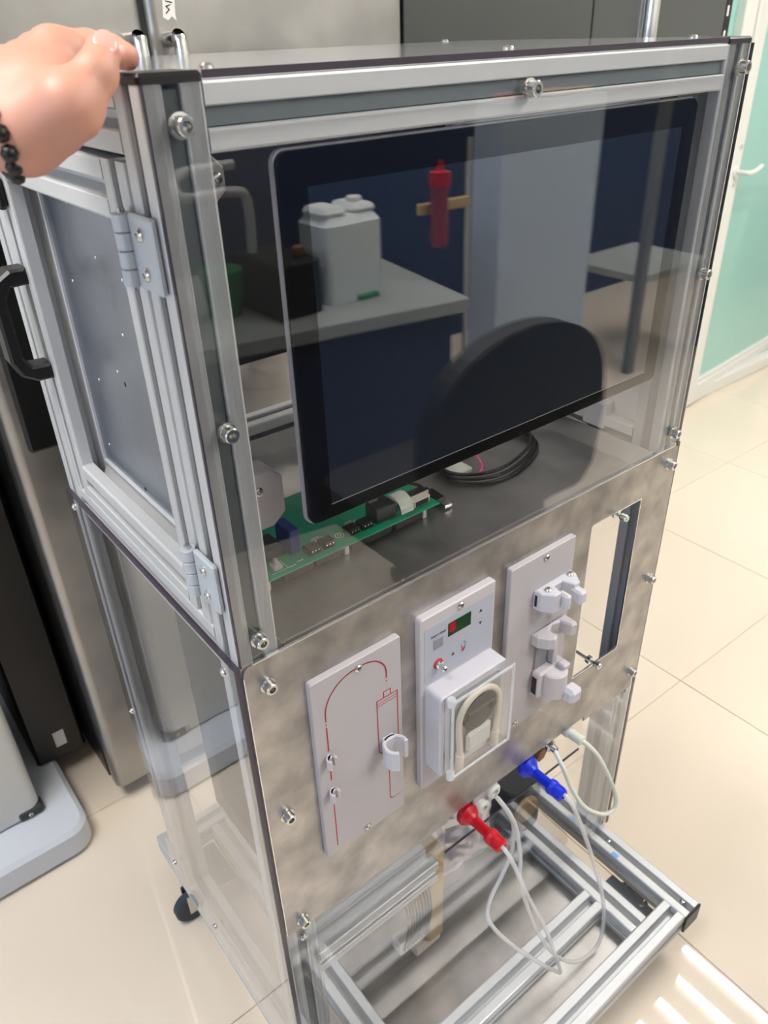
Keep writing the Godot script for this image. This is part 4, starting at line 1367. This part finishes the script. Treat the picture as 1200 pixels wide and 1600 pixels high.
# ------------------------------------------------------------------ fridges, cabinet and appliance behind
func build_background() -> void:
	var zf := -0.80
	var t := thing("lab_fridge", "tall stainless steel two door lab fridge standing behind the machine", "fridge", Vector3(0.45, 0, -1.1))
	boxpart(t, "body", Vector3(0.0, 0.04, -1.50), Vector3(0.90, 2.0, zf - 0.06), M.black, 0.004)
	for q in [[0.0, 0.3665], [0.3735, 0.885]]:
		var st := st_new()
		prism(st, rrect(q[0], -zf - 0.0, q[1], -zf + 0.055, 0.018, 5), 0.055, 1.98, Transform3D(Basis(Vector3(1, 0, 0), Vector3(0, 0, -1), Vector3(0, 1, 0)), Vector3.ZERO), 0.0, true)
		part(t, "door", st, M.fridge_steel)
	boxpart(t, "plinth", Vector3(0.03, 0.0, -1.45), Vector3(0.87, 0.04, zf - 0.09), M.black_soft)
	boxpart(t, "gasket", Vector3(0.365, 0.1, zf - 0.05), Vector3(0.375, 1.98, zf - 0.012), M.black)
	for x in [0.336, 0.401]:
		var st := st_new()
		tube(st, spline([Vector3(x, 1.515, zf), Vector3(x, 1.515, zf + 0.035), Vector3(x, 1.50, zf + 0.045), Vector3(x, 1.30, zf + 0.045), Vector3(x, 1.285, zf + 0.035), Vector3(x, 1.285, zf)], 6), 0.011, 14)
		part(t, "handle", st, M.chrome, "chrome bar handle")
	var bp := boxpart(t, "control_unit", Vector3(0.026, 0.915, zf - 0.002), Vector3(0.085, 1.30, zf + 0.012), M.black, 0.006, "black control unit")
	var st2 := st_new()
	box(st2, Vector3(0.03, 1.26, zf + 0.0115), Vector3(0.078, 1.27, zf + 0.0125))
	part(bp, "strip", st2, M.dark_grey)
	# torn paper label on the right hand door
	st2 = st_new()
	prism(st2, PackedVector2Array([Vector2(0.399, 1.545), Vector2(0.407, 1.541), Vector2(0.414, 1.546), Vector2(0.421, 1.540), Vector2(0.420, 1.549), Vector2(0.423, 1.575), Vector2(0.421, 1.60), Vector2(0.402, 1.60), Vector2(0.403, 1.575)]), zf, zf + 0.0006)
	var lb := part(t, "paper_label", st2, M.paint_white)
	st2 = st_new()
	for q in [[Vector2(0.405, 1.550), Vector2(0.411, 1.555), Vector2(0.406, 1.559), Vector2(0.413, 1.561)], [Vector2(0.407, 1.566), Vector2(0.417, 1.564)], [Vector2(0.407, 1.571), Vector2(0.417, 1.577), Vector2(0.409, 1.578)], [Vector2(0.408, 1.584), Vector2(0.417, 1.589), Vector2(0.408, 1.592)]]:
		ribbon(st2, q, 0.0016, zf + 0.0009)
	part(lb, "handwriting", st2, M.ink)

	# dark cabinet
	var zc := -0.90
	var d := thing("dark_cabinet", "dark grey glossy cabinet with a bright steel pole, right of the lab fridge", "cabinet", Vector3(1.55, 0, -1.1))
	boxpart(d, "body", Vector3(0.965, 0.05, -1.4), Vector3(2.145, 2.0, zc - 0.025), M.black_soft, 0.003)
	for q in [[0.967, 1.561], [1.566, 1.752], [1.806, 2.142]]:
		boxpart(d, "door", Vector3(q[0], 0.06, zc - 0.025), Vector3(q[1], 1.99, zc), M.dark_glass, 0.002)
	boxpart(d, "plinth", Vector3(0.99, 0, -1.38), Vector3(2.12, 0.05, zc - 0.06), M.black_soft)
	var st := st_new()
	cyl(st, Vector3(1.779, 0.08, zc + 0.012), Vector3(1.779, 1.97, zc + 0.012), 0.021, 20)
	part(d, "pole", st, M.chrome, "bright steel pole")
	st = st_new()
	box(st, Vector3(1.754, 0.06, zc - 0.03), Vector3(1.804, 1.99, zc - 0.004))
	part(d, "pole_recess", st, M.alu)
	# slotted upright at the cabinet's right end
	var u := thing("slotted_upright", "black slotted shelf upright standing at the right end of the dark cabinet", "shelf upright", Vector3(2.165, 0, -0.905))
	boxpart(u, "rail", Vector3(2.148, 0.0, zc - 0.03), Vector3(2.182, 2.1, zc - 0.005), M.black, 0.001)
	st = st_new()
	for k in 34:
		box(st, Vector3(2.159, 0.08 + 0.06 * k, zc - 0.006), Vector3(2.167, 0.105 + 0.06 * k, zc - 0.0045))
	part(u, "slot", st, M.paint_white)

	# white appliance on a rounded base at the left
	var a := thing("floor_appliance", "off white upright appliance on a thick pale rounded base, left of the lab fridge", "appliance", Vector3(-0.55, 0, -1.1))
	st = st_new()
	var up := Basis(Vector3(1, 0, 0), Vector3(0, 0, -1), Vector3(0, 1, 0))
	prism(st, rrect(-0.95, 0.735, -0.085, 1.34, 0.045, 7), 0.012, 0.078, Transform3D(up, Vector3.ZERO), 0.010, true)
	part(a, "base", st, M.base_white)
	st = st_new()
	prism(st, rrect(-0.90, 0.832, -0.155, 1.25, 0.02, 5), 0.085, 1.02, Transform3D(up, Vector3.ZERO), 0.006, true)
	part(a, "body", st, M.appliance_white)
	st = st_new()
	box(st, Vector3(-0.1555, 0.12, -1.22), Vector3(-0.1515, 1.0, -0.90), 0.001)
	part(a, "side_panel", st, M.appliance_grey)
	st = st_new()
	box(st, Vector3(-0.205, 0.078, -0.862), Vector3(-0.150, 0.105, -0.828), 0.006)
	var ft := part(a, "corner_foot", st, M.dark_grey, "dark corner foot")
	bolts(ft, "screw", screw_mesh, [Vector3(-0.18, 0.092, -0.828)])
	# slim black tower between appliance and fridge
	var k := thing("black_tower", "slim black tower with a small silver label, between the off white appliance and the fridge", "tower", Vector3(-0.06, 0, -1.2))
	boxpart(k, "body", Vector3(-0.125, 0.0785, -1.32), Vector3(-0.012, 1.02, -0.955), M.black, 0.006)
	boxpart(k, "label", Vector3(-0.075, 0.115, -0.955), Vector3(-0.050, 0.160, -0.954), M.alu, 0.0, "small silver label")

# ------------------------------------------------------------------ things behind the camera, mirrored in the monitor and the panes
func build_behind() -> void:
	var hb := 0.75
	var bx := Transform3D(Basis(Vector3.UP, 0.19), Vector3(1.59, 0, 1.335))   # front right corner, x runs to the left as -x
	var t := thing("lab_bench", "lab bench with a pale grey worktop and dark blue cupboards, behind the photographer", "bench", Vector3(0.6, 0, 1.6))
	var st := st_new()
	box(st, Vector3(-2.1, hb - 0.045, -0.02), Vector3(0.0, hb, 0.80), 0.003, bx)
	part(t, "worktop", st, M.bench_top)
	st = st_new()
	box(st, Vector3(-2.05, 0.0, 0.03), Vector3(-0.04, hb - 0.045, 0.76), 0.003, bx)
	part(t, "cupboard", st, M.navy)
	# jerrycan
	var j := thing("jerrycan", "translucent white plastic jerrycan standing on the lab bench", "canister", Vector3(1.28, hb, 1.66))
	st = st_new()
	prism(st, rrect(1.19, -1.74, 1.42, -1.56, 0.03, 5), hb, hb + 0.27, Transform3D(Basis(Vector3(1, 0, 0), Vector3(0, 0, -1), Vector3(0, 1, 0)), Vector3.ZERO), 0.025, true)
	for k in 2:
		box(st, Vector3(1.20 + 0.115 * k, hb + 0.262, 1.58), Vector3(1.295 + 0.115 * k, hb + 0.295, 1.72), 0.014)
	part(j, "body", st, M.can)
	st = st_new()
	cyl(st, Vector3(1.37, hb + 0.295, 1.65), Vector3(1.37, hb + 0.31, 1.65), 0.025, 18, 0.003)
	part(j, "cap", st, M.paint_white)
	# black equipment
	var e := thing("equipment_box", "black boxy instrument with an orange plug standing left of the jerrycan", "instrument", Vector3(1.08, hb, 1.66))
	st = st_new()
	box(st, Vector3(0.98, hb, 1.54), Vector3(1.15, hb + 0.17, 1.82), 0.006)
	part(e, "body", st, M.black_soft)
	boxpart(e, "plug", Vector3(1.10, hb + 0.17, 1.60), Vector3(1.13, hb + 0.20, 1.63), M.wood, 0.003)
	# green tub
	st = st_new()
	lathe(st, [Vector2(0, 0), Vector2(0.055, 0), Vector2(0.066, 0.12), Vector2(0.07, 0.122), Vector2(0.07, 0.145), Vector2(0.0, 0.146)], Transform3D(Basis(Vector3(1, 0, 0), Vector3(0, 0, -1), Vector3(0, 1, 0)), Vector3(0.90, hb, 1.74)), 26)
	solid("tub", st, M.green_tub, "green plastic tub with lid standing on the lab bench", "tub")
	# lighter
	st = st_new()
	box(st, Vector3(1.30, hb, 1.545), Vector3(1.385, hb + 0.016, 1.565), 0.004, Transform3D.IDENTITY)
	solid("marker", st, M.green_tub, "green marker pen lying in front of the jerrycan", "pen")
	# bent tube frame of a desk lamp
	st = st_new()
	tube(st, spline([Vector3(1.00, hb + 0.186, 1.70), Vector3(1.00, hb + 0.34, 1.70), Vector3(0.95, hb + 0.37, 1.70), Vector3(0.80, hb + 0.37, 1.72), Vector3(0.84, hb + 0.42, 1.80), Vector3(1.02, hb + 0.43, 1.80)], 6), 0.016, 10)
	solid("desk_lamp_arm", st, M.alu, "bent grey metal lamp arm standing on the black instrument", "lamp arm")
	# office chair
	var c := thing("office_chair", "black office chair with a rounded backrest, standing in front of the machine", "chair", Vector3(0.96, 0, 0.75))
	st = st_new()
	var back := PackedVector2Array()
	for i in 25:
		var a := PI * i / 24.0
		back.append(Vector2(0.96 + cos(a) * 0.275 * (1.0 - 0.06 * sin(a)), 0.74 + pow(sin(a), 0.62) * 0.255))
	back.append(Vector2(0.70, 0.60))
	back.append(Vector2(0.74, 0.55))
	back.append(Vector2(1.18, 0.55))
	back.append(Vector2(1.22, 0.60))
	prism(st, back, 0.50, 0.56, Transform3D.IDENTITY, 0.012)
	part(c, "backrest", st, M.black_soft)
	st = st_new()
	prism(st, rrect(0.72, -1.05, 1.20, -0.58, 0.08, 6), 0.42, 0.50, Transform3D(Basis(Vector3(1, 0, 0), Vector3(0, 0, -1), Vector3(0, 1, 0)), Vector3.ZERO), 0.02)
	part(c, "seat", st, M.black_soft)
	st = st_new()
	cyl(st, Vector3(0.96, 0.08, 0.8), Vector3(0.96, 0.42, 0.8), 0.028, 16)
	box(st, Vector3(0.93, 0.44, 0.53), Vector3(0.99, 0.70, 0.58), 0.004)
	part(c, "column", st, M.black)
	for k in 5:
		st = st_new()
		var a := TAU * k / 5.0
		var tip := Vector3(0.96 + cos(a) * 0.27, 0.06, 0.8 + sin(a) * 0.27)
		tube(st, [Vector3(0.96, 0.09, 0.8), tip] as Array[Vector3], 0.018, 8)
		var lg := part(c, "leg", st, M.black)
		st = st_new()
		cyl(st, Vector3(tip.x - 0.02, 0.028, tip.z), Vector3(tip.x + 0.02, 0.028, tip.z), 0.028, 14, 0.003)
		part(lg, "wheel", st, M.black)
	# tall white cabinet
	var w := thing("tall_cabinet", "tall shallow pale cabinet standing on the floor beyond the lab bench", "cabinet", Vector3(2.4, 0, 1.78))
	boxpart(w, "body", Vector3(2.116, 0.05, 1.70), Vector3(2.70, 1.275, 1.87), M.cabinet_pale, 0.006)
	boxpart(w, "plinth", Vector3(2.13, 0, 1.72), Vector3(2.68, 0.05, 1.85), M.black_soft)
	for q in [["red", 2.16, 2.52, 1.79, M.red, "red folder spine lying on top of the tall pale cabinet, left end"], ["yellow", 2.32, 2.66, 1.74, M.beige, "yellow wooden ruler lying on top of the tall pale cabinet"]]:
		st = st_new()
		box(st, Vector3(q[1], 1.2755, q[3]), Vector3(q[2], 1.300, q[3] + 0.03), 0.003)
		solid("folder" if q[0] == "red" else "ruler", st, q[4], q[5], "folder" if q[0] == "red" else "ruler")
	# red bottle on a clamp stand
	var r := thing("clamped_bottle", "red capped bottle held by a wooden clamp on a stand beyond the bench", "bottle", Vector3(1.80, 0.0, 1.56))
	st = st_new()
	lathe(st, [Vector2(0.0, 0), Vector2(0.022, 0.005), Vector2(0.030, 0.02), Vector2(0.030, 0.20), Vector2(0.0, 0.20)], Transform3D(Basis(Vector3(1, 0, 0), Vector3(0, 0, -1), Vector3(0, 1, 0)), Vector3(1.63, 0.87, 1.52)), 20)
	part(r, "bottle_body", st, M.bottle)
	st = st_new()
	lathe(st, [Vector2(0.036, 0.20), Vector2(0.036, 0.245), Vector2(0.014, 0.25), Vector2(0.008, 0.28), Vector2(0, 0.28)], Transform3D(Basis(Vector3(1, 0, 0), Vector3(0, 0, -1), Vector3(0, 1, 0)), Vector3(1.63, 0.87, 1.52)), 20)
	part(r, "cap", st, M.red)
	boxpart(r, "clamp_bar", Vector3(1.57, 0.98, 1.55), Vector3(1.80, 1.015, 1.57), M.beige, 0.003)
	st = st_new()
	cyl(st, Vector3(1.80, 0.0, 1.56), Vector3(1.80, 1.2, 1.56), 0.010, 12)
	box(st, Vector3(1.755, 0.0, 1.46), Vector3(1.90, 0.02, 1.66), 0.003)
	part(r, "stand", st, M.alu)
	# slotted rack with a low shelf
	var k2 := thing("shelf_rack", "grey metal rack with one pale shelf in the corner behind the camera", "rack", Vector3(3.2, 0, 1.75))
	st = st_new()
	for x in [3.0, 3.6]:
		box(st, Vector3(x, 0, 1.62), Vector3(x + 0.05, 1.9, 1.66), 0.002)
	part(k2, "upright", st, M.plate_grey)
	boxpart(k2, "shelf", Vector3(3.05, 0.44, 1.64), Vector3(3.60, 0.475, 2.10), M.bench_top, 0.002)

# ------------------------------------------------------------------ the hand and forearm
var fld: PackedFloat32Array
var fo: Vector3
var fs: float
var fn: Vector3i

func cap_bone(a: Vector3, b: Vector3, ra: float, rb: float, k: float) -> void:
	var pad := maxf(ra, rb) + k + fs * 2.0
	var lo := (Vector3(minf(a.x, b.x), minf(a.y, b.y), minf(a.z, b.z)) - Vector3.ONE * pad - fo) / fs
	var hi := (Vector3(maxf(a.x, b.x), maxf(a.y, b.y), maxf(a.z, b.z)) + Vector3.ONE * pad - fo) / fs
	var ab := b - a
	var inv := 1.0 / maxf(ab.length_squared(), 1e-9)
	for iz in range(maxi(0, int(lo.z)), mini(fn.z, int(hi.z) + 1)):
		for iy in range(maxi(0, int(lo.y)), mini(fn.y, int(hi.y) + 1)):
			var row := (iz * fn.y + iy) * fn.x
			for ix in range(maxi(0, int(lo.x)), mini(fn.x, int(hi.x) + 1)):
				var p := fo + Vector3(ix, iy, iz) * fs
				var t := clampf((p - a).dot(ab) * inv, 0.0, 1.0)
				var d := p.distance_to(a + ab * t) - lerpf(ra, rb, t)
				var f := fld[row + ix]
				var h := maxf(k - absf(f - d), 0.0) / k
				fld[row + ix] = minf(f, d) - h * h * k * 0.25

# a shallow crease along a line just at the skin
func carve(a: Vector3, b: Vector3, rad: float, k: float) -> void:
	var pad := rad + k + fs * 2.0
	var lo := (Vector3(minf(a.x, b.x), minf(a.y, b.y), minf(a.z, b.z)) - Vector3.ONE * pad - fo) / fs
	var hi := (Vector3(maxf(a.x, b.x), maxf(a.y, b.y), maxf(a.z, b.z)) + Vector3.ONE * pad - fo) / fs
	var ab := b - a
	for iz in range(maxi(0, int(lo.z)), mini(fn.z, int(hi.z) + 1)):
		for iy in range(maxi(0, int(lo.y)), mini(fn.y, int(hi.y) + 1)):
			var row := (iz * fn.y + iy) * fn.x
			for ix in range(maxi(0, int(lo.x)), mini(fn.x, int(hi.x) + 1)):
				var p := fo + Vector3(ix, iy, iz) * fs
				var t := clampf((p - a).dot(ab) / maxf(ab.length_squared(), 1e-9), 0.0, 1.0)
				var d := rad - p.distance_to(a + ab * t)
				var f := fld[row + ix]
				var h := maxf(k - absf(f - d), 0.0) / k
				fld[row + ix] = maxf(f, d) + h * h * k * 0.25

# the point where a line meets the skin
func skin(from: Vector3, dir: Vector3) -> Vector3:
	var p := from
	for i in 400:
		var g := (p - fo) / fs
		if g.x > 0 and g.y > 0 and g.z > 0 and g.x < fn.x - 1 and g.y < fn.y - 1 and g.z < fn.z - 1:
			if fld[(int(g.z) * fn.y + int(g.y)) * fn.x + int(g.x)] < 0.0:
				break
		p += dir * 0.001
	return p

func dents(from: Vector3, dirs: Array, rad: float, depth: float, k: float) -> void:
	var pts: Array[Vector3] = []
	for d in dirs:
		pts.append(skin(from, d) - (d as Vector3) * (rad - depth))
	for i in maxi(1, pts.size() - 1):
		carve(pts[i], pts[mini(i + 1, pts.size() - 1)], rad, k)

func nets(st: SurfaceTool) -> void:
	var vid := {}
	var vs: Array[Vector3] = []
	var ns: Array[Vector3] = []
	var sx := 1
	var sy := fn.x
	var sz := fn.x * fn.y
	for iz in fn.z - 1:
		for iy in fn.y - 1:
			var row := (iz * fn.y + iy) * fn.x
			for ix in fn.x - 1:
				var o := row + ix
				var m := 0
				for k in 8:
					if fld[o + (k & 1) * sx + ((k >> 1) & 1) * sy + (k >> 2) * sz] < 0.0:
						m |= 1 << k
				if m == 0 or m == 255:
					continue
				var sum := Vector3.ZERO
				var cnt := 0
				for e in [[0, 1], [2, 3], [4, 5], [6, 7], [0, 2], [1, 3], [4, 6], [5, 7], [0, 4], [1, 5], [2, 6], [3, 7]]:
					var a: int = e[0]
					var b: int = e[1]
					if ((m >> a) & 1) == ((m >> b) & 1):
						continue
					var fa := fld[o + (a & 1) * sx + ((a >> 1) & 1) * sy + (a >> 2) * sz]
					var fb := fld[o + (b & 1) * sx + ((b >> 1) & 1) * sy + (b >> 2) * sz]
					var t := fa / (fa - fb)
					sum += Vector3(a & 1, (a >> 1) & 1, a >> 2).lerp(Vector3(b & 1, (b >> 1) & 1, b >> 2), t)
					cnt += 1
				var grad := Vector3.ZERO
				for k in 8:
					var v := fld[o + (k & 1) * sx + ((k >> 1) & 1) * sy + (k >> 2) * sz]
					grad += Vector3(v if k & 1 else -v, v if k & 2 else -v, v if k & 4 else -v)
				vid[o] = vs.size()
				vs.append(fo + (Vector3(ix, iy, iz) + sum / cnt) * fs)
				ns.append(grad.normalized())
	for iz in range(1, fn.z - 1):
		for iy in range(1, fn.y - 1):
			var row := (iz * fn.y + iy) * fn.x
			for ix in range(1, fn.x - 1):
				var o := row + ix
				var inside := fld[o] < 0.0
				for ax in 3:
					var step: int = [sx, sy, sz][ax]
					if (fld[o + step] < 0.0) == inside:
						continue
					var u: int = [sy, sz, sx][ax]
					var v: int = [sz, sx, sy][ax]
					if not (vid.has(o) and vid.has(o - u) and vid.has(o - v) and vid.has(o - u - v)):
						continue
					var a: int = vid[o]
					var b: int = vid[o - u]
					var c: int = vid[o - u - v]
					var d: int = vid[o - v]
					tri_n(st, vs[a], vs[b], vs[c], ns[a], ns[b], ns[c])
					tri_n(st, vs[a], vs[c], vs[d], ns[a], ns[c], ns[d])

func build_person() -> void:
	var t := thing("person", "person's bare hand with a black beaded bracelet gripping the machine's top left corner", "person", Vector3(-0.05, 1.45, -0.03))
	fs = 0.0022
	fo = Vector3(-0.30, 1.43, -0.165)
	fn = Vector3i(148, 62, 104)
	fld = PackedFloat32Array()
	fld.resize(fn.x * fn.y * fn.z)
	fld.fill(1.0)
	var wrist := Vector3(-0.0940, 1.4869, -0.0490)
	var palm := Vector3(-0.0559, 1.4862, -0.0260)
	# forearm and palm
	cap_bone(Vector3(-0.2706, 1.4950, -0.0760), wrist, 0.037, 0.034, 0.012)
	cap_bone(wrist, palm, 0.035, 0.030, 0.012)
	var imcp := Vector3(-0.0338, 1.5112, -0.0405)
	cap_bone(palm, imcp, 0.026, 0.0175, 0.012)
	var mm := Vector3(-0.0348, 1.5088, -0.0668)
	cap_bone(Vector3(-0.066, 1.488, -0.046), mm, 0.026, 0.0165, 0.010)
	cap_bone(Vector3(-0.070, 1.486, -0.062), Vector3(-0.0390, 1.5060, -0.0890), 0.022, 0.0150, 0.010)
	cap_bone(Vector3(-0.076, 1.482, -0.075), Vector3(-0.0449, 1.5012, -0.1090), 0.020, 0.0135, 0.010)
	# index finger over the edge
	cap_bone(imcp, Vector3(-0.0127, 1.5150, -0.0390), 0.0150, 0.0105, 0.006)
	cap_bone(Vector3(-0.0127, 1.5150, -0.0390), Vector3(-0.0019, 1.5130, -0.0266), 0.0105, 0.0092, 0.004)
	cap_bone(Vector3(-0.0019, 1.5130, -0.0266), Vector3(0.0026, 1.5098, -0.0150), 0.0092, 0.0080, 0.004)
	# middle, ring and little finger
	cap_bone(mm, Vector3(-0.0110, 1.5145, -0.0760), 0.0145, 0.0105, 0.005)
	cap_bone(Vector3(-0.0110, 1.5145, -0.0760), Vector3(0.0060, 1.5110, -0.0670), 0.0105, 0.0086, 0.004)
	cap_bone(Vector3(-0.0390, 1.5060, -0.0890), Vector3(-0.0116, 1.5120, -0.1090), 0.0135, 0.0100, 0.005)
	cap_bone(Vector3(-0.0116, 1.5120, -0.1090), Vector3(0.0050, 1.5100, -0.0960), 0.0100, 0.0084, 0.004)
	cap_bone(Vector3(-0.0449, 1.5012, -0.1090), Vector3(-0.0162, 1.5100, -0.1400), 0.0120, 0.0088, 0.005)
	cap_bone(Vector3(-0.0162, 1.5100, -0.1400), Vector3(0.0010, 1.5095, -0.1260), 0.0088, 0.0074, 0.004)
	# thumb
	var cmc := Vector3(-0.0743, 1.4725, -0.0060)
	var tm := Vector3(-0.0512, 1.4872, 0.0177)
	var ti := Vector3(-0.0312, 1.5024, 0.0167)
	var tt := Vector3(-0.0213, 1.5127, 0.0073)
	cap_bone(wrist, cmc, 0.028, 0.0205, 0.014)
	cap_bone(palm, tm, 0.026, 0.0165, 0.012)
	cap_bone(cmc, tm, 0.0205, 0.0165, 0.012)
	cap_bone(tm, ti, 0.0165, 0.0122, 0.006)
	cap_bone(ti, tt, 0.0122, 0.0104, 0.004)
	var st := st_new()
	# hollows and folds of the skin: beside the thumb's tendon, at the wrist, and the web fold between thumb and index finger
	var eye := Vector3(-0.2242, 1.5201, 0.53)
	dents(eye, [Vector3(0.3001, -0.044, -0.9529), Vector3(0.3167, -0.0509, -0.9471)], 0.018, 0.0065, 0.010)
	dents(eye, [Vector3(0.2841, -0.0824, -0.9553)], 0.018, 0.0055, 0.010)
	dents(eye, [Vector3(0.3161, -0.0126, -0.9486), Vector3(0.3267, -0.0188, -0.9449), Vector3(0.3353, -0.0209, -0.9419)], 0.005, 0.0062, 0.004)
	dents(eye, [Vector3(0.3539, -0.0276, -0.9349), Vector3(0.3685, -0.0342, -0.929)], 0.0024, 0.0016, 0.003)
	nets(st)
	part(t, "hand", st, M.skin)
	# thumb nail, lying on the back of the last joint
	st = st_new()
	var ax := (tt - ti).normalized()
	var nrm := (Vector3(-0.2242, 1.5201, 0.53) - tt).normalized()
	nrm = (nrm - ax * nrm.dot(ax)).normalized()
	var side := ax.cross(nrm)
	ball(st, tt - ax * 0.0005 + nrm * 0.0088, Vector3(0.0076, 0.0088, 0.0024), Basis(side, ax, nrm), 16)
	part(t, "thumb_nail", st, M.nail)
	# bracelet of small dark beads
	st = st_new()
	var cx := Vector3(-0.0845, 1.4862, -0.0425)
	var dir := (wrist - Vector3(-0.2706, 1.4950, -0.0760)).normalized()
	dir = (dir + Vector3(0.0, 0.22, 0.0)).normalized()
	var bz := basis_z(dir)
	for k in 34:
		var a := TAU * k / 34.0
		var v := bz.x * cos(a) + bz.y * sin(a)
		ball(st, skin(cx + v * 0.075, -v) + v * 0.0015, Vector3.ONE * 0.0054, Basis.IDENTITY, 8)
	part(t, "bracelet", st, M.black, "black beaded bracelet")
